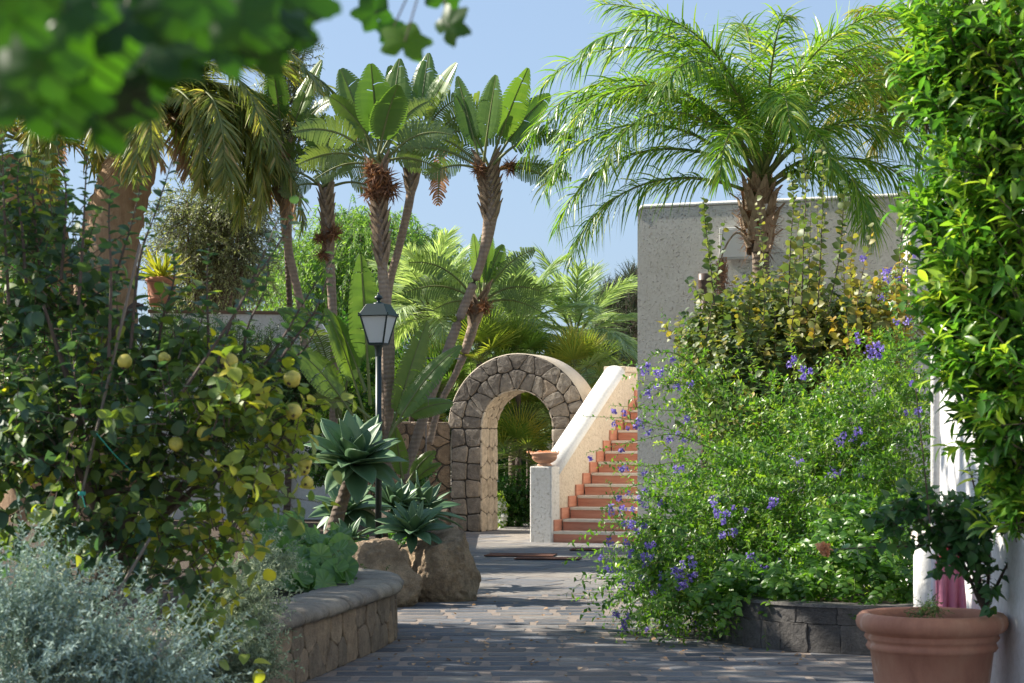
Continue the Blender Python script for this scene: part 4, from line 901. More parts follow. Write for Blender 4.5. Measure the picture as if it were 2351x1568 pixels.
# ------------------------------------------------------------------ giant bird-of-paradise stems
def tuft(parent, c, r, n=150, name='dead_flowers'):
    mb = MB(); d = rvec(n, -.15); pos = [Vector(c)+Vector(x)*r*.25 for x in rvec(n)]
    tm = ([(-.05, 0, 0), (.05, 0, 0), (.04, .55, .06), (-.04, .55, .06), (0, 1, -.12)], [(0, 1, 2, 3), (3, 2, 4)])
    mb.leaves(*tm, pos, d, rvec(n), RNG.uniform(.5, 1.05, n)*r, RNG.random(n)); mb.build(name, 'fibre', parent)
def sheaths(parent, pts, r, n, L=.3):
    mb = MB()
    for i in range(n):
        t = i/(n-1); f = t*(len(pts)-1); k = min(int(f), len(pts)-2); c_ = pts[k].lerp(pts[k+1], f-k); T = (pts[k+1]-pts[k]).normalized(); sx = 1 if i % 2 else -1
        a = random.uniform(-.35, .35); o_ = Vector((sx*math.cos(a), -abs(math.sin(a))-.35, 0)).normalized(); s_ = T.cross(o_).normalized(); rr_ = r*(1+.25*t); V = []
        for tt, ro_, wd in ((0, .55, .75), (.4, 1.0, .6), (.75, 1.22, .36), (1, 1.5, .10)):
            q = c_+T*(L*tt)+o_*rr_*ro_; V += [q-s_*rr_*wd-o_*rr_*.5*wd, q, q+s_*rr_*wd-o_*rr_*.5*wd]
        b = mb.addv(V); mb.addf([(3*j+k2, 3*j+k2+1, 3*j+k2+4, 3*j+k2+3) for j in range(3) for k2 in range(2)], .5, b)
    mb.build('leaf_sheaths', 'boot', parent, smooth=True)
def strelitzia(label, D, tpx, rad, leaves, tufts=(), sheath=None, name='giant_bird_of_paradise'):
    pts = [P(x, y, D) for x, y in tpx]; t = thing(name, label, 'tree', pts[0], 'giant bird-of-paradise stems around the lamp'); trunk_obj('trunk', t, pts, [q_*.74 for q_ in rad], 'bark_strel', 12, .03, 10)
    c = pts[-1]; k = D/F
    for L in leaves:
        ang, length, width, bend, torn = L[:5]; dep = L[5] if len(L) > 5 else random.uniform(-.45, .45); a = R(ang)
        d = Vector((math.sin(a), dep*.6, math.cos(a))); torn = random.uniform(.12, .4) if not torn else torn; mt = 'strel' if torn < .5 else ('dead' if torn > 1.5 else 'strel_old'); width *= 1.2 if torn < .5 else 1.12
        pet = length*random.uniform(.32, .42)
        strel_leaf(t, c+Vector((random.gauss(0, .04), random.gauss(0, .04), 0)), d, pet*k, (length-pet)*k, width*k, bend, torn, mt, random.uniform(.3, .9), random.uniform(-.4, .4))
    for (x, y, r_) in tufts: tuft(t, P(x, y, D-.12), r_*k)
    if sheath: sheaths(t, [P(x, y, D) for x, y in sheath[0]], sheath[1], sheath[2])
    return t
strelitzia('leaning giant strelitzia whose long bare stem crosses diagonally left of the arch', 25,
    [(925, 1110), (975, 950), (1050, 745), (1105, 600), (1128, 480), (1122, 395)], [.085, .085, .08, .075, .13, .12],
    [(-14, 235, 26, .05, 0), (8, 225, 40, .12, 0, -.5), (20, 255, 34, .12, 0, -.3), (30, 240, 30, .3, 0, .3), (-22, 200, 24, .15, 0), (48, 235, 34, .95, 1), (68, 210, 34, 1.4, 1), (-48, 255, 34, .8, 1), (-60, 300, 30, 1.3, 1), (80, 170, 30, 1.6, 1, -.6), (-75, 150, 26, 1.4, 1, -.4)],
    [(1100, 388, 30), (1172, 382, 32)], ([(1128, 520), (1125, 450), (1120, 390)], .12, 16))
strelitzia('straight giant strelitzia right behind the lantern, large rusty flower mass under crown', 24.2,
    [(892, 1110), (893, 950), (892, 780), (880, 640), (870, 480), (868, 380)], [.085, .08, .10, .085, .09, .11],
    [(-18, 250, 34, .15, 0), (-4, 235, 40, .05, 0, -.5), (6, 260, 34, .1, 0, .3), (14, 200, 38, .3, 0, -.6), (-30, 210, 32, .35, 0), (-48, 230, 34, .95, 1), (-66, 200, 34, 1.3, 1), (45, 200, 34, 1.0, 1), (70, 160, 30, 1.5, 1), (-80, 160, 28, 1.5, 1), (25, 215, 34, .5, 1, .4)],
    [(872, 405, 48), (855, 440, 38), (893, 430, 42), (850, 385, 30)], ([(880, 620), (872, 500), (868, 400)], .10, 20))
strelitzia('tall giant strelitzia just right of the lantern one, stem curving out to the right', 26.5,
    [(885, 1000), (888, 700), (918, 560), (942, 450), (948, 350)], [.08, .075, .07, .08, .12],
    [(6, 250, 32, .1, 0, .4), (22, 230, 36, .3, 0), (-12, 215, 36, .25, 0), (42, 250, 34, .8, 1), (60, 235, 32, 1.2, 1), (-40, 190, 30, 1.0, 1), (78, 170, 28, 1.6, 1, -.5), (-65, 150, 28, 1.5, 1, -.5), (30, 200, 30, .7, 1, -.5)],
    [(940, 352, 30)], ([(944, 450), (948, 360)], .10, 10))
t_ = strelitzia('slim giant strelitzia with a clump of rusty dead flowers midway, left of the lantern', 25.5,
    [(765, 1000), (768, 830), (760, 640), (752, 520), (748, 430)], [.075, .07, .08, .08, .07],
    [(-8, 170, 26, .2, 0), (-30, 160, 30, .7, 1), (-55, 160, 32, 1.2, 1), (28, 165, 30, .7, 1), (50, 155, 30, 1.2, 1), (-75, 120, 28, 1.6, 1), (72, 130, 26, 1.6, 1), (5, 150, 28, .5, 1, -.7)],
    [(765, 535, 32), (735, 545, 26), (742, 585, 24)], ([(756, 600), (750, 450)], .08, 14))
strelitzia('giant strelitzia wrapped in olive foliage, stem bending left of the slim one', 26,
    [(712, 1000), (700, 800), (690, 700), (662, 570), (655, 460), (645, 360)], [.08, .075, .07, .075, .12, .13],
    [(-6, 220, 26, .15, 0), (18, 240, 24, .2, 0), (-20, 170, 24, .5, 0), (42, 170, 28, 1.0, 1), (-45, 160, 28, 1.0, 1), (68, 130, 28, 1.5, 1), (30, 200, 28, .6, 1)],
    [(645, 368, 28)], ([(656, 480), (645, 370)], .13, 14))
strelitzia('shorter giant strelitzia with splayed torn leaves just above the arch left shoulder', 28,
    [(985, 1020), (1010, 930), (1050, 850), (1080, 770), (1098, 700)], [.07, .06, .065, .10, .09],
    [(-6, 165, 26, .08, 0), (4, 190, 24, .05, 0, .3), (18, 160, 26, .2, 0), (32, 190, 28, .5, 1), (-38, 200, 30, .8, 1), (-58, 195, 32, 1.1, 1), (-75, 120, 30, 1.4, 1), (55, 160, 28, 1.1, 1), (75, 150, 28, 1.4, 1)],
    [(1072, 705, 24), (1115, 705, 26)], ([(1085, 760), (1098, 690)], .10, 8))
# low broad shoots: four suckers around the lamp
def sucker(label, D, base, leaves):
    t = thing('strelitzia_sucker', label, 'plant', P(*base, D), 'broad leaved young shoots'); k = D/F
    for (x, y, px_, ang, L, W, bend, torn) in leaves:
        a = R(ang); strel_leaf(t, P(x, y, D+random.uniform(-.2, .2)), Vector((math.sin(a), random.uniform(-.25, .25), math.cos(a))), px_*k, L*k*.9, W*k*.9, bend, torn or random.uniform(.08, .3), 'strel' if not torn else 'strel_old', random.uniform(.5, 1), random.uniform(-.2, .2))
sucker('young strelitzia shoots with broad paddle leaves left of the lantern', 23.5, (860, 1000), [(850, 1000, 140, -16, 190, 44, .25, 0), (845, 1010, 130, -32, 170, 46, .3, 0), (850, 930, 110, -3, 260, 46, .05, 0), (840, 900, 60, -20, 170, 34, .3, 0), (850, 960, 60, -50, 110, 30, 1.0, 1)])
sucker('young strelitzia shoot with wide bright leaves right of the lamp post', 23.7, (890, 1030), [(892, 1010, 70, 16, 250, 52, .1, 0), (895, 1000, 60, 30, 230, 44, .35, 0), (900, 980, 50, 55, 120, 36, .5, 0)])
sucker('small bright strelitzia shoot at the foot of the leaning stem', 24.2, (935, 1110), [(925, 1100, 10, -8, 130, 26, .1, 0), (935, 1110, 20, 32, 90, 22, .4, 0), (940, 1110, 15, 50, 80, 16, .3, 0)])
sucker('dark strelitzia leaves spreading between the two left stems', 25, (760, 960), [(775, 960, 130, -8, 110, 36, .6, 1), (780, 960, 130, 12, 170, 38, .3, 0), (780, 950, 190, -16, 110, 30, .7, 0)])
# hanging dead leaf
dl = thing('dead_frond', 'single rusty dead leaf hanging against the sky right of the tall stems', 'leaf', P(1000, 330, 25.8)); strel_leaf(dl, P(1012, 335, 25.8), Vector((-.05, 0, -1)), .05, .72, .19, -.25, 1.2, 'rust_leaf', .6, 0)

# ------------------------------------------------------------------ agaves
def agave(label, D, x, y, Rpx, n=30, tilt=(0, -.35), trunk=None, wf=.17, lo=-8, hi=86):
    k = D/F; c = P(x, y, D); base = P(*trunk, D) if trunk else c+UZ*-.1
    t = thing('agave', label, 'agave', base, 'agaves in the raised bed')
    if trunk: trunk_obj('trunk', t, [base-UZ*.1, base.lerp(c, .5)+Vector((.02, 0, 0)), c], [.075, .06, .05], 'bark_palm', 12, .06)
    ax = Vector((tilt[0], tilt[1], 1)).normalized(); rot = Vector((0, 0, 1)).rotation_difference(ax).to_matrix(); mb = MB()
    for i in range(n):
        f = i/(n-1); e = R(lo+(hi-lo)*f**1.15+random.uniform(-5, 5)); a = i*2.39996+random.uniform(-.15, .15); L = Rpx*k*(.80+.35*math.sin(math.pi*min(1, f*.9+.15)))*random.uniform(.88, 1.1)*(1 if f < .9 else .7)
        o_ = Vector((math.cos(a), math.sin(a), 0)); s_ = Vector((-math.sin(a), math.cos(a), 0)); p = o_*.03; V = []; K = 10; cur_ = random.uniform(.25, .8)*(1-f*.7); tw_ = random.uniform(-.3, .3)
        W = L*wf*random.uniform(.9, 1.15)
        for j in range(K+1):
            tt = j/K; ee = e-cur_*(tt**1.5); dr = o_*math.cos(ee)+UZ*math.sin(ee); nn = s_.cross(dr)*-1
            w_ = W*(.42+.58*math.sin(math.pi*min(1, tt*.95+.02)**.9)) if tt < .5 else W*max(0.015, (1-((tt-.5)/.5)**1.7)); w_ *= 1 if tt > .05 else .8
            sd = s_*math.cos(tw_*tt)+nn*math.sin(tw_*tt); cup = .42-.2*tt
            V += [p-sd*w_+nn*w_*cup, p-sd*w_*.5+nn*w_*cup*.22, p-nn*.004, p+sd*w_*.5+nn*w_*cup*.22, p+sd*w_+nn*w_*cup]; p = p+dr*(L/K)
        V = [c+rot @ v for v in V]; b = mb.addv(V); mb.addf([(j*5+q_, j*5+q_+1, (j+1)*5+q_+1, (j+1)*5+q_) for j in range(K) for q_ in range(4)], min(1, max(0, random.gauss(.5, .22))), b)
    o = mb.build('rosette', 'agave', t, smooth=True); md = o.modifiers.new('s', 'SOLIDIFY'); md.thickness = .006; return t
agave('largest blue green agave rosette, raised on a ringed stem beside the lamp post', 18.9, 812, 1065, 118, 36, (.15, -.5), (757, 1215), .20)
agave('dark agave rosette under the largest one, left of the lamp post', 20.0, 800, 1172, 88, 26, (-.1, -.45), (800, 1230), .19, -30, 70)
agave('agave rosette right behind the lamp post, level with the boulder top', 20.2, 905, 1165, 80, 28, (.3, -.3), (880, 1240), .17)
agave('tall agave with long leaves reaching right towards the archway', 20.4, 960, 1180, 100, 28, (.45, -.1), (950, 1235), .14)
agave('smaller bright agave growing over the top of the largest boulder', 18.5, 948, 1222, 78, 32, (.1, -.4), None, .16)
agave('little agave low between the ringed stem and sloping boulder', 18.6, 805, 1238, 52, 22, (0, -.3), None, .16)
m = MB(); pos, _ = sample([Eb(790, 1245, 19, 60, 22), Eb(890, 1265, 18.6, 25, 14), Eb(925, 1240, 19.5, 40, 20)], 600); pos[:, 2] = np.maximum(pos[:, 2], .41)
m.leaves(*T_SMALL, pos, rvec(600, .8), rvec(600, 1), RNG.uniform(.02, .07, 600), RNG.random(600)); o = m.build('ground_cover', 'hedge'); tag(o, kind='stuff')

# ------------------------------------------------------------------ round leaved bedding
def round_leaf(mb, st, base, c, nrm, r, tint):
    nrm = nrm.normalized(); u = nrm.cross(Vector((.2, .1, 1))).normalized(); v = nrm.cross(u); rot_ = random.uniform(0, 6.28)
    NA_ = 36; V = [c-nrm*r*.18]; 
    for q_ in (.5, 1.0):
        for i in range(NA_):
            a = 2*math.pi*i/NA_; rr_ = r*q_*(1-.38*max(0, math.cos(a))**14)*(1+.03*math.sin(5*a)); fl = math.sin(a*9+rot_)*.05*r*q_
            z = -.18*r*(1-q_*q_)-.10*r*abs(math.sin(a))*q_*q_*1.6
            V.append(c+(u*math.cos(a+rot_)+v*math.sin(a+rot_))*rr_+nrm*(z+fl))
    b = mb.addv(V); tv_ = np.array([tint+(.16 if i % 4 == 0 else -.04) for i in range(NA_)]); mb.addf([(0, 1+i, 1+(i+1) % NA_) for i in range(NA_)], tv_, b); mb.addf([(1+i, 1+NA_+i, 1+NA_+(i+1) % NA_, 1+(i+1) % NA_) for i in range(NA_)], tv_, b)
    st.tube([base, base.lerp(c, .6)+UZ*.04, V[0]], .006, 5, cap=False)
for nm_, lo_, hi_, lab_ in ((0, 0, 96, 'glossy round leaved bedding plants spilling over the planter coping'), (1, 96, 150, 'round leaved bedding plants in the shade beneath the quince tree')):
    mb = MB(); sb = MB()
    lg = thing('bedding_plant', lab_, 'plant', ((-1.6, 14.8, .4), (-3.2, 15.5, .4))[nm_], 'round leaved bedding plants')
    for i in range(lo_, hi_):
        if nm_ == 0: x, y = random.uniform(590, 795), random.uniform(1185, 1345); D = 15.9-(y-1175)/175*2.0+random.uniform(-.2, .2)
        else: x, y = random.uniform(80, 560), random.uniform(1150, 1290); D = random.uniform(14.5, 17.5)
        if nm_ == 0 and y < 1175+(x-640)*.55*(1 if x > 640 else 0)-10: y += 40
        c = P(x, y, D); c.z = max(c.z, .50); base = Vector((c.x-random.uniform(0, .2), c.y+random.uniform(0, .25), .39)); base = base.lerp(Vector((*lg.location[:2], .39)), .35)
        nr = Vector((random.gauss(.4, .6), random.gauss(-.5, .5), random.gauss(.8, .35))); round_leaf(mb, sb, base, c, nr, random.uniform(.075, .125), min(.85, max(.1, random.gauss(.5, .25))))
    mb.build('leaves', 'ligu', lg); sb.build('stalks', 'bark_green', lg)
# ------------------------------------------------------------------ quince tree (left foreground)
QN = 8.4
qt = thing('quince_tree', 'quince tree with yellow fruit and dark green leaves filling the left foreground', 'fruit tree', (-1.85, 8.9, .4))
ql = MB(); qw = MB()
blobs = [Eb(110, 700, 8.8, 190, 330, .5), Eb(470, 990, 8.2, 200, 160, .4), Eb(620, 1010, 8.2, 90, 130, .3), Eb(200, 1120, 8.6, 260, 250, .5), Eb(420, 1240, 8.3, 170, 140, .35), Eb(60, 450, 9, 110, 110, .4), Eb(230, 950, 8.4, 260, 190, .5), Eb(330, 820, 8.5, 160, 110, .4), Eb(600, 1130, 8.1, 80, 70, .2), Eb(470, 1400, 8.0, 80, 90, .2), Eb(560, 880, 8.3, 110, 60, .25), Eb(0, 1000, 8.6, 100, 350, .5)]
p0, dr = sample(blobs, 620, .5); dr = unit(dr*.7+rvec(620)*.6+np.array([0, 0, .45]))
yt = lambda p: np.clip((p[:, 0]/p[:, 1]*F+CX-330)/700, -.1, .5)*.75*((EYE-(p[:, 2]-EYE)*0) > 0)
shoot_field(p0-dr*.12, dr, RNG.uniform(.16, .42, 620), .15, 9, .062, 62, T_OVATE, ql, qw, .0035, (.30, .22), .8, pos_tint=yt)
for px in [[(470, 930), (540, 720), (640, 560), (690, 450)], [(560, 900), (640, 790), (700, 690), (757, 600)], [(640, 830), (690, 760), (730, 700), (775, 560)], [(480, 880), (478, 760), (475, 640), (480, 560)], [(300, 800), (320, 600), (360, 480), (395, 370)],
           [(100, 700), (85, 560), (75, 440), (70, 330)], [(180, 700), (190, 560), (195, 450), (200, 350)], [(230, 760), (270, 620), (300, 520), (330, 400)], [(20, 700), (12, 540), (8, 420), (4, 310)], [(420, 900), (540, 720), (590, 620), (640, 500)],
           [(250, 820), (255, 640), (250, 500), (255, 430)], [(140, 640), (150, 500), (150, 420), (130, 330)], [(560, 880), (566, 760), (610, 660), (620, 560)], [(60, 650), (50, 520), (40, 430), (45, 360)], [(620, 900), (650, 840), (700, 800), (745, 720)], [(350, 900), (372, 740), (400, 640), (395, 560)]]:
    D_ = random.uniform(8.0, 8.9); path_shoot(ql, qw, [P(x, y, D_) for x, y in px], 26, .068, T_OVATE, (.08, .1), .008, 65)
for (a, b_) in [((250, 1290), (100, 700)), ((250, 1290), (480, 960)), ((250, 1290), (620, 1000)), ((250, 1290), (200, 900)), ((250, 1290), (30, 1050)), ((330, 1210), (460, 1110)), ((460, 1110), (700, 1060)), ((480, 960), (640, 900)), ((250, 1290), (460, 1380)), ((200, 900), (330, 700)), ((120, 1180), (330, 1120)), ((330, 1120), (560, 1080))]:
    a = P(*a, 8.5); b_ = P(*b_, 8.45+random.uniform(-.2, .3)); md_ = a.lerp(b_, .5)+Vector((random.gauss(0, .04), 0, random.gauss(.03, .04))); sm = catmull([a, md_, b_], 6)
    qw.tube(sm, [.024*(1-.7*i/(len(sm)-1)) for i in range(len(sm))], 8, jit=.15)
qw.tube([Vector((-1.85, 8.9, .3)), P(235, 1330, 8.7), P(250, 1285, 8.5)], [.06, .045, .035], 10, jit=.1)
ql.build('leaves', 'quince', qt, smooth=True); qw.build('branches', 'bark_twig', qt)
def quince_fruit(parent, x, y, r_px, D=8.08):
    c = P(x, y, D); r = r_px*D/F; m = MB(); rr = random.Random(int(x)); pr = [(0, -.92), (.18, -.98), (.34, -.93), (.7, -.72), (.95, -.25), (1, .1), (.88, .5), (.6, .82), (.35, 1.0), (.18, 1.05), (.08, .98), (0, .96)]
    V = []; n = 20; tl = Matrix.Rotation(rr.uniform(-.9, .9), 3, 'Y') @ Matrix.Rotation(rr.uniform(-1.3, 1.3), 3, 'X')
    for q_, z in pr:
        for j in range(n): a = 6.283*j/n; w_ = 1+.05*math.sin(3*a+x)+.035*math.sin(5*a); V.append(c+tl @ Vector((q_*w_*math.cos(a), q_*w_*math.sin(a), z))*r)
    b = m.addv(V); m.addf([(i*n+j, i*n+(j+1) % n, (i+1)*n+(j+1) % n, (i+1)*n+j) for i in range(len(pr)-1) for j in range(n)], .5, b); o = m.build('fruit', 'fruit', parent, smooth=True)
    m = MB(); nn_ = 10; m.leaves(*T_SMALL, [c+tl @ Vector((0, 0, -.95))*r for _ in range(nn_)], np.array([tl @ Vector((math.cos(i), math.sin(i), -.6)) for i in range(nn_)]), rvec(nn_), np.full(nn_, r*.38), np.zeros(nn_)); m.build('calyx', 'bark_twig', o)
for x, y, r_ in [(671, 870, 20), (674, 945, 19), (526, 830, 20), (404, 1020, 17), (470, 996, 18), (287, 830, 17), (700, 1063, 17), (697, 1078, 15), (617, 1124, 15), (185, 1396, 21), (431, 1216, 14), (377, 822, 14), (500, 870, 14), (705, 1108, 15)]: quince_fruit(qt, x, y, r_)
# canes and twine
def cane(lab, a, b_, D, r=.0062, D2=None):
    A, B = P(*a, D), P(*b_, D2 or D); m = MB(); pts = [A.lerp(B, i/12) for i in range(13)]; m.tube(pts, [r*(1.12 if i % 3 == 0 else 1) for i in range(13)], 9); tag(m.build('cane', 'wood_stake', smooth=True, loc=A), lab, 'cane', 'supporting canes'); 
cane('long pale cane rising through the quince leaves at the left', (170, 1210), (322, 560), 8.2)
cane('short pale cane slanting out low in the quince branches', (265, 1370), (345, 1235), 8.0, .0062)
m = MB(); m.tube(catmull([P(222, 995, 7.9), P(260, 1040, 7.95), P(300, 1080, 8.1)], 6), .0022, 5); tag(m.build('twine', 'tie', loc=P(222, 995, 7.9)), 'green twine running from the long cane into the quince', 'twine')
m = MB(); m.lathe([(.014, -.008), (.0165, 0), (.014, .008)], P(188, 1133, 7.93), 12); m.tube([P(188, 1133, 7.91), P(196, 1165, 7.9)], .002, 5); tag(m.build('twine', 'tie', loc=P(188, 1133, 7.9)), 'green twine knotted round the lower part of the long cane', 'twine')

# ------------------------------------------------------------------ silver shrubs
def shrub(name, label, cat, base, blobs, n, L, grav, nl, size, tmpl, mat, twig='bark_twig', bias=(0, 0, .5), tint=(.5, .25), ang=55, tr=.003, shell=.5, group=None, back=.15, flat=False, upb=.6, rnd=.5, stems=6, sr=.012, pt=None):
    t = thing(name, label, cat, base, group); lm_ = MB(); tw_ = MB(); p0, dr = sample(blobs, n, shell)
    dr = unit(dr*.7+rvec(n)*rnd+np.array(bias)); ext = shoot_field(p0-dr*back, dr, RNG.uniform(L[0], L[1], n), grav, nl, size, ang, tmpl, lm_, tw_, tr, tint, upb, flat=flat, pos_tint=pt)
    if stems:
        for b_ in blobs: branches(tw_, base, [Vector(b_[0])+Vector(rvec(1)[0]*b_[1]*.5) for _ in range(max(1, stems//len(blobs)+1))], sr)
    lm_.build('leaves', mat, t); tw_.build('stems', twig, t); return t
shrub('silver_bush', 'blue grey silver bush with long wands filling the bottom left corner', 'shrub', Vector((-1.75, 7.2, .3)), [Eb(120, 1500, 7.2, 220, 130, .4), Eb(330, 1540, 7.2, 160, 90, .3), Eb(60, 1380, 7.3, 110, 110, .3)], 760, (.16, .48), .12, 26, .024, T_LANCE, 'silver', 'silver2', (.35, 0, .75), (.5, .3), 50, .002, rnd=.45)
shrub('sage_bush', 'pale grey green bush spilling onto the planter wall below the round leaves', 'shrub', Vector((-1.75, 11.0, .35)), [Eb(560, 1370, 11.2, 100, 110, .4), Eb(480, 1500, 10.6, 150, 120, .4), Eb(600, 1500, 10.5, 60, 60, .2), Eb(620, 1280, 12, 70, 60, .3)], 900, (.12, .34), .2, 24, .024, T_SMALL, 'silver2', 'silver2', (.35, -.1, .6), (.5, .3), 50, .002)

# ------------------------------------------------------------------ purple flowering bush (duranta)
du = thing('flowering_bush', 'large bright green bush with purple flower clusters spilling from the grey round planter', 'shrub', (2.6, 15.6, .3))
dl_ = MB(); dw_ = MB()
blobs = [Eb(1870, 1180, 16, 230, 190, .9), Eb(1700, 1230, 16, 200, 150, .8), Eb(1560, 1270, 15.8, 120, 110, .5), Eb(2010, 1020, 16.5, 130, 210, .8), Eb(1850, 990, 17, 190, 140, .8), Eb(2020, 1230, 15, 110, 120, .6), Eb(1650, 1090, 16.8, 150, 80, .6), Eb(1500, 1200, 15.8, 70, 60, .3), Eb(2050, 860, 17, 80, 130, .5), Eb(1800, 1330, 15, 200, 60, .5), Eb(1560, 1360, 15, 110, 60, .35), Eb(1500, 1310, 15.4, 70, 60, .3), Eb(1590, 880, 17.4, 60, 70, .3)]
n = 2300; p0, dr = sample(blobs, n, .42); dr = unit(dr*.8+rvec(n)*.45+np.array([-.1, -.15, .25]))
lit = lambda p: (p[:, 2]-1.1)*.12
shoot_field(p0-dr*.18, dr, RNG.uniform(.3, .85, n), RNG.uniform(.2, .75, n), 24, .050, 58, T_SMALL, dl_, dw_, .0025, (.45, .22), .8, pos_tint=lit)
fb_ = [Eb(1830, 1330, 14.6, 120, 40, .3), Eb(1960, 1290, 14.4, 100, 60, .3), Eb(2070, 1330, 14.3, 60, 50, .3), Eb(1700, 1350, 14.8, 90, 50, .3), Eb(1980, 1200, 14.8, 120, 60, .3)]
n = 150; p0, dr = sample(fb_, n, .7); dr = unit(rvec(n)*.35+np.array([-.25, -.55, .25])); dr[:, 0] += RNG.normal(0, .45, n); dr = unit(dr)
shoot_field(p0, dr, RNG.uniform(.3, .55, n), .45, 20, .056, 78, T_OVATE, dl_, dw_, .003, (.35, .15), .9, flat=True)
arcs = [[(1720, 1090), (1600, 1010), (1460, 965), (1330, 955)], [(1700, 1060), (1560, 1000), (1470, 1010), (1345, 1040)], [(1650, 1180), (1540, 1140), (1450, 1150), (1380, 1170)], [(1640, 880), (1560, 815), (1500, 815), (1470, 850)], [(1640, 940), (1570, 880), (1500, 880), (1480, 900)],
        [(1680, 1280), (1560, 1230), (1450, 1250), (1370, 1310)], [(1620, 1330), (1520, 1290), (1450, 1330), (1410, 1400)], [(1700, 1340), (1560, 1330), (1490, 1390), (1480, 1450)], [(1720, 1360), (1640, 1380), (1600, 1430), (1580, 1480)], [(1700, 1100), (1590, 1060), (1480, 1070), (1400, 1060)],
        [(1700, 1000), (1600, 950), (1500, 940), (1400, 930)], [(1900, 1330), (1840, 1360), (1800, 1400), (1790, 1430)], [(2050, 1250), (2030, 1330), (1990, 1370), (1965, 1400)], [(2040, 700), (2050, 640), (2090, 590), (2100, 560)], [(1620, 1140), (1500, 1110), (1420, 1130), (1380, 1190)],
        [(1640, 1400), (1600, 1420), (1560, 1450), (1555, 1470)], [(1560, 1310), (1480, 1350), (1440, 1400), (1430, 1440)], [(1730, 1060), (1640, 1020), (1540, 990), (1390, 960)], [(1610, 1230), (1500, 1190), (1420, 1210), (1375, 1270)]]
fpos = []
for i, px in enumerate(arcs):
    D_ = random.uniform(14.9, 15.8) if px[0][1] > 1150 else random.uniform(15.6, 17); w_ = [P(x, y, D_) for x, y in px]; w_[0].y += .3
    o = path_shoot(dl_, dw_, w_, 50, .05, T_SMALL, (.35, .2), .006, 60); fpos += [o[j]+Vector((0, -.02, -.05)) for j in (random.sample((20, 27, 33, 39, 44, 48), 3))]
    for _ in range(3):
        k2 = random.randint(8, 40); s_ = o[k2]; e = s_+Vector((random.gauss(-.12, .1), random.gauss(0, .05), random.gauss(-.02, .12))); oo = path_shoot(dl_, dw_, [s_, s_.lerp(e, .5)+UZ*.03, e], 14, .042, T_SMALL, (.4, .2), .003, 60); fpos += [oo[-1]] if random.random() < .35 else []
branches(dw_, Vector((2.5, 15.8, .3)), [Vector(b_[0])+Vector((0, .3, -.15)) for b_ in blobs], .014)
dl_.build('leaves', 'duranta', du); dw_.build('stems', 'bark_green', du)
# flower clusters
zones = [(1960, 730, 190, 60, 14), (1890, 850, 60, 40, 8), (1890, 1000, 120, 30, 9), (2040, 620, 60, 30, 5), (1960, 1060, 90, 40, 8), (1650, 1200, 60, 60, 12), (1800, 1120, 160, 60, 12), (1560, 1320, 110, 70, 26), (1640, 1260, 140, 50, 14), (1780, 1290, 130, 60, 10), (1480, 1240, 70, 50, 8), (2090, 950, 40, 80, 6), (1560, 860, 60, 30, 5)]
for x, y, sx, sy, k2 in zones:
    cl_ = [(random.gauss(x, sx*.55), random.gauss(y, sy*.6)) for _ in range(max(2, k2//4))]
    for _ in range(int(k2*.8)):
        q_ = random.choice(cl_); X, Y = random.gauss(q_[0], 13), random.gauss(q_[1], 11)
        X0, Y0 = random.gauss(x, sx*.55), random.gauss(y, sy*.6); D_ = (15.15 if Y > 1150 else 16.0)-random.uniform(0, .25); fpos.append(P(X, Y, D_-(.0 if X > 1600 else .1)))
random.shuffle(fpos)
def cluster(mb, c, r, k2=26):
    pos = [c+Vector([max(-.8, min(.8, random.gauss(0, .5))) for _ in range(3)])*r for _ in range(k2)]; mb.leaves(*T_PETAL, pos, rvec(k2), rvec(k2), RNG.uniform(.010, .019, k2), np.clip(RNG.normal(.5, .3, k2), 0, 1))
for i, c in enumerate(fpos[:95]):
    m = MB(); cluster(m, c, random.uniform(.022, .042)); m.build('flower_cluster', 'flower', du)
m = MB()
for c in fpos[95:]: cluster(m, c, random.uniform(.02, .035), 20)
o = m.build('flower_clusters', 'flower', du); o['kind'] = 'stuff'
# small round herb at its foot
shrub('clipped_herb', 'small rounded dark bush on the paving left of the flowering bush', 'shrub', P(1475, 1300, 22.5), [Eb(1470, 1278, 22.5, 30, 26, .14)], 260, (.05, .12), 0, 16, .02, T_NEEDLE if False else T_LANCE_S, 'rosemary', bias=(0, 0, .7), stems=0)
# ageing tall shrub behind
at_ = thing('tall_shrub', 'tall shrub with upright shoots of round yellowing leaves against the stucco wall', 'shrub', P(1800, 1100, 19.5)); a1 = MB(); a2 = MB()
blobs = [Eb(1760, 870, 19.5, 170, 120, .8), Eb(1930, 800, 19.5, 140, 90, .8), Eb(1650, 800, 20, 90, 100, .6), Eb(2030, 760, 19.5, 80, 90, .5), Eb(1800, 740, 19.8, 150, 70, .6), Eb(1740, 960, 19, 160, 80, .6)]
n = 1200; p0, dr = sample(blobs, n, .5); dr = unit(dr*.5+rvec(n)*.5+np.array([0, 0, .7]))
shoot_field(p0-dr*.1, dr, RNG.uniform(.2, .5, n), .05, 12, .07, 65, T_ROUND, a1, a2, .0035, (.4, .25), .15, pos_tint=lambda p: (p[:, 0]-2.9)*.13)
for i in range(34):
    x0 = random.uniform(1600, 2080); D_ = random.uniform(18.3, 20); tx = x0+random.gauss(12, 18); ty = random.uniform(440, 660)+abs(x0-1850)*.25*(x0 < 1700)
    path_shoot(a1, a2, [P(x0, 800, D_), P(x0*.6+tx*.4+random.gauss(0, 9), 800*.6+ty*.4, D_), P(tx, ty, D_)], 36, .088, T_ROUND, (.25+(x0-1600)/900, .2), .008, 65, -.1)
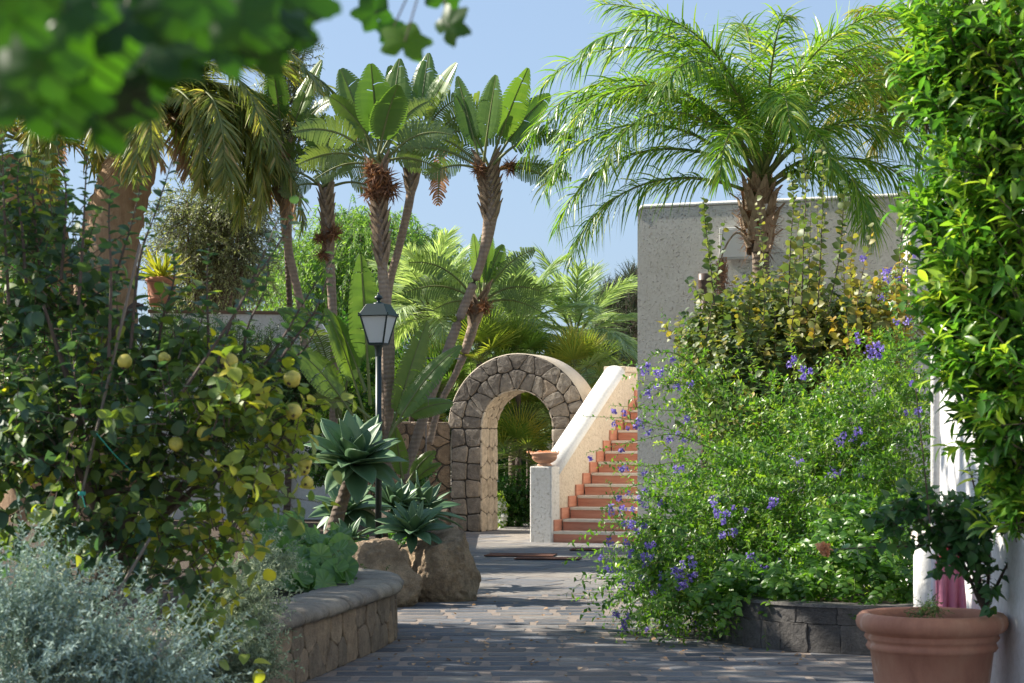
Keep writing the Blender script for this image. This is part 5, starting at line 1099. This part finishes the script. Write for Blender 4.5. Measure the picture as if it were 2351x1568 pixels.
for px in [[(1840, 700), (1845, 560), (1850, 430), (1838, 330)], [(1878, 700), (1885, 560), (1890, 430), (1885, 330)], [(1810, 700), (1815, 560), (1822, 460), (1815, 400)], [(1900, 720), (1925, 600), (1935, 500), (1940, 420)], [(1640, 700), (1630, 600), (1620, 520), (1615, 455)], [(2060, 700), (2065, 600), (2075, 500), (2080, 440)]]:
    D_ = random.uniform(18, 19); path_shoot(a1, a2, [P(x, y, D_) for x, y in px], 56, .088, T_ROUND, (.3, .15), .008, 65, -.1)
branches(a2, P(1780, 1150, 19.5), [Vector(b_[0]) for b_ in blobs for _ in range(3)], .03)
a1.build('leaves', 'quince_far', at_, smooth=True); a2.build('stems', 'bark_twig', at_)

# ------------------------------------------------------------------ bay hedge right
bay = thing('bay_tree', 'tall bay laurel with glossy leaves climbing the right edge by the white building', 'tree', P(2400, 1400, 8.7)); b1 = MB(); b2 = MB()
BD = 8.9
blobs = [Eb(2250, 130, BD, 140, 240, .4), Eb(2165, 150, BD+.2, 90, 190, .3), Eb(2260, 430, BD, 130, 190, .4), Eb(2140, 500, BD+.2, 70, 70, .2), Eb(2230, 640, BD, 140, 130, .4), Eb(2290, 850, BD-.2, 110, 190, .35), Eb(2215, 790, BD, 95, 90, .3), Eb(2310, 1060, BD-.2, 70, 110, .25), Eb(2330, 300, BD-.2, 50, 330, .3), Eb(2170, 330, BD+.2, 70, 70, .3), Eb(2240, 960, BD-.1, 60, 80, .25), Eb(2115, 60, BD+.2, 40, 50, .2), Eb(2100, 250, BD+.2, 35, 40, .15), Eb(2110, 500, BD+.2, 30, 25, .15), Eb(2130, 690, BD+.1, 60, 30, .2), Eb(2190, 860, BD, 60, 30, .2), Eb(2320, 1170, BD-.2, 50, 70, .2), Eb(2260, 1080, BD, 40, 40, .15)]
blobs = [(b_[0]+np.array([.035, 0, 0]), b_[1], b_[2]) for b_ in blobs]; n = 1500; p0, dr = sample(blobs, n, .6); dr = unit(dr*.5+rvec(n)*.5+np.array([-.35, -.15, .55]))
shoot_field(p0-dr*.1, dr, RNG.uniform(.10, .26, n), .03, 9, .088, 45, T_LANCE, b1, b2, .0035, (.45, .25), .8)
branches(b2, P(2420, 1250, BD), [Vector(b_[0]) for b_ in blobs for _ in range(2)], .02)
b2.tube([Vector((P(2440, 0, BD-.2).x, BD-.2, 0)), P(2420, 1250, BD)], [.04, .03], 10)
path_shoot(b1, b2, [P(2135, 1200, 9.4), P(2120, 1050, 9.4), P(2098, 850, 9.4), P(2085, 700, 9.4)], 16, .07, T_HEART, (.2, .1), .005)
b1.build('leaves', 'bay', bay, smooth=True); b2.build('branches', 'bark_twig', bay)
# bougainvillea in pot
bo = thing('bougainvillea', 'bougainvillea with heart shaped leaves and one dry pink bract growing in the big pot', 'plant', TP+Vector((.22, 0, .56))); b1 = MB(); b2 = MB()
blobs = [Eb(2225, 1215, 9.8, 80, 70, .2), Eb(2240, 1160, 9.8, 70, 80, .2), Eb(2130, 1200, 9.7, 90, 50, .15), Eb(2275, 1320, 9.7, 25, 45, .12), Eb(2060, 1170, 9.7, 50, 40, .1)]
n = 95; p0, dr = sample(blobs, n, .6); dr = unit(dr*.5+rvec(n)*.6+np.array([-.3, -.1, .1]))
shoot_field(p0-dr*.05, dr, RNG.uniform(.10, .26, n), .25, 7, .062, 70, T_HEART, b1, b2, .0025, (.45, .25), .9)
base = TP+Vector((.24, .03, .55))
for px in [[(2260, 1395), (2235, 1290), (2150, 1200), (2080, 1150)], [(2262, 1395), (2200, 1265), (2060, 1255), (1905, 1262)], [(2265, 1395), (2270, 1250), (2240, 1130), (2220, 1050)], [(2262, 1395), (2245, 1320), (2210, 1230), (2160, 1130)], [(2265, 1395), (2300, 1320), (2330, 1260), (2345, 1200)], [(2258, 1400), (2170, 1210), (2100, 1170), (2010, 1175)]]:
    path_shoot(b1, b2, [P(x, y, 9.85) for x, y in px], 18, .062, T_HEART, (.4, .2), .010, 75)
m = MB(); pos = [P(1892+max(-13, min(13, random.gauss(0, 9))), 1262+max(-12, min(12, random.gauss(0, 8))), 9.8) for _ in range(44)]; m.leaves(*T_HEART, pos, rvec(44), rvec(44), RNG.uniform(.018, .034, 44), RNG.random(44))
b1.build('leaves', 'bougain', bo, smooth=True); b2.build('stems', 'bark_twig', bo); m.build('bract', 'bract', bo)
shrub('pot_weed', 'wispy little weed on the soil of the large terracotta pot', 'weed', P(2120, 1412, 9.85), [Eb(2110, 1395, 9.8, 40, 16, .08), Eb(2140, 1370, 9.8, 30, 30, .08)], 60, (.06, .16), .05, 12, .014, T_SMALL, 'ligu', 'bark_green', (0, 0, .8), stems=4, sr=.003, tr=.0014)
for x, y, lab in ((955, 1373, 'tiny green weed at the front foot of the largest boulder'), (1062, 1360, 'tiny green weed at the right foot of the largest boulder'), (872, 1322, 'flat green weed growing on the planter coping'), (790, 1330, 'small green sprig at the edge of the planter coping under the round leaves')):
    D_ = F*(EYE-(.45 if x < 900 else 0.01))/(y-HY); c = P(x, y, D_); shrub('weed', lab, 'weed', c, [(np.array(c)+np.array([0, 0, .02]), np.array([.09, .06, .025]), 1)], 26, (.03, .07), .1, 8, .018, T_SMALL, 'hedge', 'bark_green', (0, 0, .8), stems=0, tr=.001)

# ------------------------------------------------------------------ background trees
def tree(name, label, base, blobs, n, L, grav, nl, size, tmpl, mat, bias, r0=.2, group=None, tint=(.5, .25), ang=50, bark='bark_palm', crotch=None, rnd=.5, shell=.4, tr=.006, pt=None):
    t = thing(name, label, 'tree', base, group); lm_ = MB(); tw_ = MB(); tm = MB(); cr = crotch or (Vector(base)+(Vector(blobs[0][0])-Vector(base))*.45)
    tm.tube(catmull([Vector(base), Vector(base).lerp(cr, .5)+Vector((.1, 0, 0)), cr], 5), np.linspace(r0, r0*.7, 11), 10, jit=.08); branches(tm, cr, [Vector(b_[0])+Vector(rvec(1)[0]*b_[1]*.4) for b_ in blobs for _ in range(2)], r0*.5)
    p0, dr = sample(blobs, n, shell); dr = unit(dr*.6+rvec(n)*rnd+np.array(bias)); shoot_field(p0-dr*.1*np.asarray(L[0]), dr, RNG.uniform(L[0], L[1], n), grav, nl, size, ang, tmpl, lm_, tw_, tr, tint, .6, pos_tint=pt, seg=3)
    lm_.build('leaves', mat, t); tm.build('trunk', bark, t, smooth=True); tw_.build('twigs', 'bark_twig', t); return t
def gnd(x, D): v = P(x, HY, D); v.z = 0; return v
tree('pepper_tree', 'light green weeping pepper tree behind the strelitzia stems', gnd(850, 42), [Eb(840, 560, 42, 120, 70, 1.8), Eb(740, 640, 42, 90, 100, 1.6), Eb(930, 620, 42, 110, 90, 1.6), Eb(860, 650, 42, 150, 110, 1.8), Eb(690, 680, 41, 60, 70, 1), Eb(790, 520, 42, 60, 45, 1), Eb(1000, 620, 42, 50, 90, 1), Eb(680, 600, 42, 50, 70, 1), Eb(900, 540, 42, 80, 50, 1)], 2300, (.5, 1.3), 1.1, 26, .11, T_LANCE_S, 'pepper', (0, 0, .05), .22, ang=35, shell=.5)
tree('olive_tree', 'grey green olive tree below and behind the drooping date palm fronds', gnd(450, 28.5), [Eb(470, 540, 28.5, 110, 70, .9), Eb(540, 470, 28.5, 60, 80, .6), Eb(470, 630, 28.5, 60, 36, .6), Eb(520, 600, 28.5, 80, 50, .7), Eb(560, 540, 28.5, 40, 70, .4), Eb(430, 530, 28.8, 50, 45, .6), Eb(580, 430, 28.5, 35, 60, .4), Eb(440, 470, 28.5, 70, 50, .5)], 1150, (.35, .8), .55, 24, .065, T_LANCE_S, 'olive', (0, 0, 0), .12, shell=.45)
tree('olive_tree', 'slender olive tree rising narrow against the sky beside the date palm', gnd(655, 27.3), [Eb(645, 250, 27.3, 45, 110, .35), Eb(650, 130, 27.3, 38, 80, .3), Eb(620, 330, 27.3, 50, 60, .35), Eb(680, 290, 27.3, 22, 60, .2), Eb(660, 30, 27.3, 30, 60, .25), Eb(640, 400, 27.2, 40, 30, .25)], 800, (.2, .5), .1, 20, .062, T_LANCE_S, 'olive', (.1, 0, .6), .05, shell=.5, crotch=P(650, 420, 27.3))
tree('pine_tree', 'round headed pine tree far behind the white wall', gnd(575, 75), [Eb(575, 660, 75, 62, 26, 2), Eb(535, 672, 75, 40, 20, 1.5), Eb(610, 650, 75, 30, 18, 1)], 1500, (.25, .55), 0, 14, .20, T_NEEDLE, 'pine', (0, 0, .6), .25, tr=.02)
tree('pine_tree', 'dark pine tree between the silver palm and the stucco building', gnd(1440, 60), [Eb(1440, 740, 60, 60, 90, 2.5), Eb(1400, 790, 60, 45, 60, 2), Eb(1455, 660, 60, 25, 35, 1), Eb(1400, 690, 60, 28, 30, 1)], 2600, (.25, .5), 0, 14, .20, T_NEEDLE, 'pine', (0, 0, .5), .3, tr=.02)
tree('broadleaf_tree', 'dark round tree just right of the short strelitzia crown', gnd(1185, 58), [Eb(1180, 680, 58, 45, 55, 2), Eb(1160, 640, 58, 30, 30, 1.5)], 900, (.3, .6), .1, 14, .12, T_SMALL, 'pine', (0, 0, .3), .25)
for i, (x, y, D_, rx, ry, lab) in enumerate([(410, 700, 70, 60, 12, 'low scrub on the skyline right of the pot on the white wall'), (480, 700, 85, 80, 10, 'hazy scrub on the skyline below the olive tree'), (1370, 830, 55, 60, 60, 'dark scrub behind the coping at the top of the stairs')]):
    shrub('scrub', lab, 'shrub', gnd(x, D_), [Eb(x, y, D_, rx, ry, 2)], 700, (.3, .6), 0, 10, .14, T_SMALL, 'pine', bias=(0, 0, .4), stems=3, sr=.05, tr=.01)
# silver feather palms (behind arch)
def small_palm(name, label, D, x, y, n, Lpx, mat, th=.12, lw=.014, el=(10, 85), bend=(40, 90), ll=.5, nl=60, trunk=True, group=None, tint=(.5, .25)):
    c = P(x, y, D); t = thing(name, label, 'palm tree', gnd(x, D), group); trunk_obj('trunk', t, [gnd(x, D), gnd(x, D).lerp(c, .5), c], [th*.9, th*.8, th*.8], 'bark_palm', 12)
    for i in range(n):
        f = i/(n-1); e = el[0]+(el[1]-el[0])*f; mb = MB(); sb = MB()
        frond(mb, sb, c, i*2.4+random.uniform(-.3, .3), R(e), Lpx*D/F*random.uniform(.85, 1.1), R(bend[1]-(bend[1]-bend[0])*f+random.uniform(-10, 10)), nl, ll, lw, plume=.12, ldroop=.25, t0=.25, tint=tint, sr=.018, fa0=45, fa1=65, seg=2)
        o = mb.build('frond', mat, t); sb.build('frond_stem', 'bark_green', o)
small_palm('silver_palm', 'silver green feather palm behind the stairs coping', 38, 1320, 790, 26, 210, 'butia', ll=.62, el=(-5, 82), bend=(35, 85))
small_palm('silver_palm', 'silver green feather palm behind the arch, left of the other one', 37, 1180, 770, 24, 200, 'butia', ll=.6, el=(-5, 82), bend=(35, 85))
small_palm('silver_palm', 'pale feather palm behind the shorter strelitzia', 36, 990, 730, 24, 190, 'butia', ll=.6, el=(0, 84), bend=(35, 85), tint=(.75, .2))
def fan_palm(label, D, x, y, n, pet, r, mat='fan', group='low fan palms around the arch', tint=(.45, .25), lo=-30):
    c = P(x, y, D); t = thing('fan_palm', label, 'palm tree', gnd(x, D), group); trunk_obj('trunk', t, [gnd(x, D), c], [.06, .05], 'bark_twig', 10); mb = MB(); sb = MB(); k = D/F
    for i in range(n):
        a = i*2.4; e = R(lo+(88-lo)*((i+.5)/n)**.8); d = Vector((math.cos(a)*math.cos(e), math.sin(a)*math.cos(e), math.sin(e))); fan_leaf(mb, sb, c, d, pet*k*random.uniform(.8, 1.15), r*k*random.uniform(.85, 1.1), 30, 210, .011, .22, tint)
    mb.build('leaves', mat, t); sb.build('stalks', 'bark_green', t)
for a in [('bright fan palm behind the left shoulder of the arch', 35, 1100, 830, 26, 70, 75, 'fan', .6), ('fan palm rising just behind the top of the arch', 35.5, 1190, 830, 24, 60, 70, 'fan', .5), ('yellowish fan palm behind the right side of the arch', 35.5, 1320, 870, 26, 70, 75, 'fan', .75), ('fan palm left of the leaning stem, above the rubble wall', 34.5, 1010, 900, 26, 70, 70, 'fan', .4), ('fan palm low behind the lamp post, above the rubble wall', 34.5, 945, 930, 24, 60, 65, 'fan', .35), ('upper fan palm seen through the arch opening', 36, 1215, 960, 26, 60, 75, 'fan', .6), ('lower fan palm seen through the arch opening', 35.2, 1190, 1050, 26, 60, 75, 'fan', .45), ('fan palm at the right inside the arch opening', 36.5, 1270, 1000, 24, 60, 80, 'butia', .7), ('fan palm behind the short strelitzia crown', 35.8, 1060, 740, 24, 80, 80, 'butia', .5)]:
    fan_palm(a[0], a[1], a[2], a[3], a[4], a[5], a[6], a[7], tint=(a[8], .2))
# hedge behind arch, with white flowers
shrub('ivy_hedge', 'leafy green hedge seen low through the arch', 'hedge', gnd(1180, 34.6), [Eb(1190, 1150, 34.4, 100, 75, .4), Eb(1130, 1180, 34.5, 60, 50, .3)], 1500, (.08, .2), 0, 10, .055, T_SMALL, 'hedge', stems=0)
wf = thing('white_flower_plant', 'white flowering plant against the arch jamb', 'plant', gnd(1150, 33.6)); m = MB(); pos, _ = sample([Eb(1150, 1180, 33.6, 14, 38, .1)], 90); m.leaves(*T_PETAL, pos, rvec(90), rvec(90), RNG.uniform(.04, .07, 90), RNG.random(90)); m.build('flowers', 'white_flower', wf)
m = MB(); pos, _ = sample([Eb(1147, 1175, 33.65, 18, 52, .12)], 500); m.leaves(*T_SMALL, pos, rvec(500), rvec(500), RNG.uniform(.04, .07, 500), np.clip(RNG.normal(.8, .2, 500), 0, 1)); m.build('leaves', 'duranta', wf)
# dark rosemary bushes behind quince
shrub('rosemary_bush', 'large dark green rosemary bush in front of the white wall', 'shrub', gnd(520, 24), [Eb(480, 820, 24, 190, 85, .9), Eb(620, 870, 24, 120, 100, .8), Eb(380, 780, 24, 90, 60, .6), Eb(560, 960, 24, 180, 90, .8), Eb(700, 920, 24, 60, 80, .5)], 3200, (.12, .35), -.1, 24, .045, T_LANCE_S, 'rosemary', bias=(.1, 0, .4), tr=.004)
shrub('light_bush', 'light green small leaved bush between white wall end and strelitzia stems', 'shrub', gnd(790, 27), [Eb(790, 890, 27, 60, 60, .5), Eb(850, 950, 27, 70, 50, .5), Eb(740, 960, 26.5, 60, 60, .4)], 700, (.1, .3), 0, 14, .05, T_SMALL, 'duranta', stems=4)
shrub('low_bush', 'low leafy bush along the rubble wall behind the agaves', 'shrub', gnd(860, 26), [Eb(850, 1050, 25, 70, 60, .5), Eb(760, 1060, 24, 80, 70, .5), Eb(960, 1080, 26, 40, 40, .3)], 600, (.1, .3), .1, 12, .05, T_SMALL, 'hedge', stems=4)
shrub('dark_hedge', 'dense dark hedge behind the rubble wall and fan palms', 'hedge', gnd(980, 39), [Eb(980, 900, 39, 160, 110, .8), Eb(1120, 900, 39, 120, 100, .8), Eb(1280, 960, 39.5, 140, 130, .8), Eb(800, 880, 39, 140, 130, .8), Eb(1180, 1100, 39, 150, 100, .6)], 2200, (.3, .6), .1, 12, .11, T_SMALL, 'hedge', stems=6)
shrub('side_hedge', 'green foliage between the quince shoots and the date palm trunks', 'hedge', gnd(150, 22), [Eb(120, 850, 22, 200, 120, .6), Eb(60, 620, 23, 90, 160, .5)], 900, (.2, .4), .1, 12, .055, T_SMALL, 'hedge', stems=6)
# unseen trees added on the left to shade the foreground
for i, (X, Y, Z, r_) in enumerate([(-5.2, 11.8, 5.6, 2.2), (-6.7, 15.9, 5.1, 2.1)]):
    c_ = np.array([X, Y, Z]); bl_ = [(c_+np.array(o_)*r_, np.array([r_*.62, r_*.62, r_*.5]), 1) for o_ in ((0, 0, .2), (.5, .3, -.1), (-.4, .5, 0), (.1, -.6, -.1), (-.5, -.4, .2), (.4, -.2, .4))]
    tree('added_shade_tree', ['broad unseen tree added left of the view to shade the planter', 'smaller unseen tree added left of the view to shade the paving'][i], Vector((X-1.2, Y-1, .3)), bl_, (620, 650)[i], (.3, .7), .2, 12, .13, T_OVATE, 'hedge', (0, 0, .2), .2)

# ------------------------------------------------------------------ grapevine close to the camera
def vine_leaf(parent, c, size, nrm, roll, tint):
    lob = [(0, 1.0), (22, .72), (38, .62), (62, .95), (85, .66), (100, .58), (125, .80), (150, .62), (168, .50), (180, .12)]
    pts = []
    for i in range(61):
        a = -180+i*6; r_ = np.interp(abs(a), [l[0] for l in lob], [l[1] for l in lob])*(1+.05*(i % 2))*(1+random.uniform(-.03, .03)); pts.append((R(a), r_))
    nrm = nrm.normalized(); u = nrm.cross(Vector((.1, .2, 1))).normalized(); v = nrm.cross(u)
    V = [c]; 
    for q_ in (.35, .7, 1.0):
        for a, r_ in pts:
            rr_ = size*r_*q_ if q_ == 1 else size*(r_*.5+.35)*q_*.95; x, y = rr_*math.sin(a+roll), rr_*math.cos(a+roll); V.append(c+u*x+v*y+nrm*(-.28*(rr_**2)/size+.03*size*math.sin(a*5)*q_))
    m = MB(); n = len(pts); b = m.addv(V); m.addf([(0, 1+i, 2+i) for i in range(n-1)], tint, b); m.addf([(1+q_*n+i, 1+(q_+1)*n+i, 2+(q_+1)*n+i, 2+q_*n+i) for q_ in range(2) for i in range(n-1)], tint, b)
    return m.build('leaf', 'vine', parent, smooth=True)
gv = thing('grapevine', 'blurred dark grapevine leaves hanging close to the camera at the top left', 'vine', P(300, -200, 2.0)); sb = MB()
spec = [(30, 40, 1.35), (150, 20, 1.45), (280, 60, 1.5), (400, 20, 1.5), (520, 0, 1.6), (90, 150, 1.4), (220, 130, 1.5), (10, 190, 1.5), (150, 210, 1.55), (260, 230, 1.7), (60, -40, 1.3), (620, -20, 1.8), (340, 120, 1.6), (450, 60, 1.65), (560, 60, 1.75), (640, 40, 1.9), (240, 150, 1.9), (-20, 100, 1.6), (380, 60, 1.9), (500, 70, 1.9), (120, 90, 1.9), (330, 10, 1.9), (590, 20, 2.0), (40, 120, 2.0), (200, 40, 2.0), (130, 260, 1.8), (60, 240, 1.7), (420, 120, 1.8), (500, 110, 1.75), (590, 105, 1.9), (660, 0, 2.0), (650, 80, 2.1), (300, 200, 1.7), (370, 140, 1.6), (550, 30, 1.5), (470, 0, 1.4), (220, 270, 1.75)]
for x, y, D_ in spec:
    s_ = random.uniform(100, 135)*D_/F; c = P(x, y, D_); vine_leaf(gv, c, s_, Vector((random.gauss(.1, .4), -1, random.gauss(.2, .35))), random.uniform(2.4, 3.9), min(1, max(0, random.gauss(.3, .25))))
    t_ = (x+100)/800; e_ = P(-100, -60, 2.2).lerp(P(700, -110, 2.6), max(0, min(1, t_))); sb.tube([c, c.lerp(e_, .5)+Vector((0, -.01, -.01)), e_], .0016, 5)
for x, y, D_, s_, rl, tt, nn_ in [(860, 30, 2.9, 60, 2.5, .5, (.3, -1, .1)), (930, 95, 3.0, 75, 3.3, .8, (.1, -1, .5)), (1030, 60, 2.9, 60, 4.0, .5, (-.7, -1, 0)), (1020, -10, 3.0, 62, 3.2, .55, (.3, -1, .1)), (900, 70, 3.1, 50, 2.8, .3, (.5, -1, .2))]:
    c = P(x, y, D_); vine_leaf(gv, c, s_*D_/F, Vector(nn_), rl, tt); sb.tube([c, c.lerp(P(1000, -120, 3.0), .5)+Vector((0, 0, .01)), P(1000, -120, 3.0)], .0014, 5)
sb.tube([P(-100, -60, 2.2), P(700, -110, 2.6), P(1000, -120, 3.0)], .005, 7); sb.build('stems', 'bark_twig', gv)

# outward normals on every closed solid
for o in list(C.objects):
    if o.type == 'MESH' and o.name.split('.')[0] in ('walls', 'side_wall', 'joint_core', 'wall_body', 'coping', 'roof_coping', 'lantern', 'roof', 'pane', 'body', 'bowl', 'hopper', 'trunk', 'face_stones', 'post', 'shaft', 'rendered_back', 'coping_stones', 'rim', 'planting_bed', 'pipe', 'finial'):
        bm = bmesh.new(); bm.from_mesh(o.data); bmesh.ops.recalc_face_normals(bm, faces=bm.faces); bm.to_mesh(o.data); bm.free()
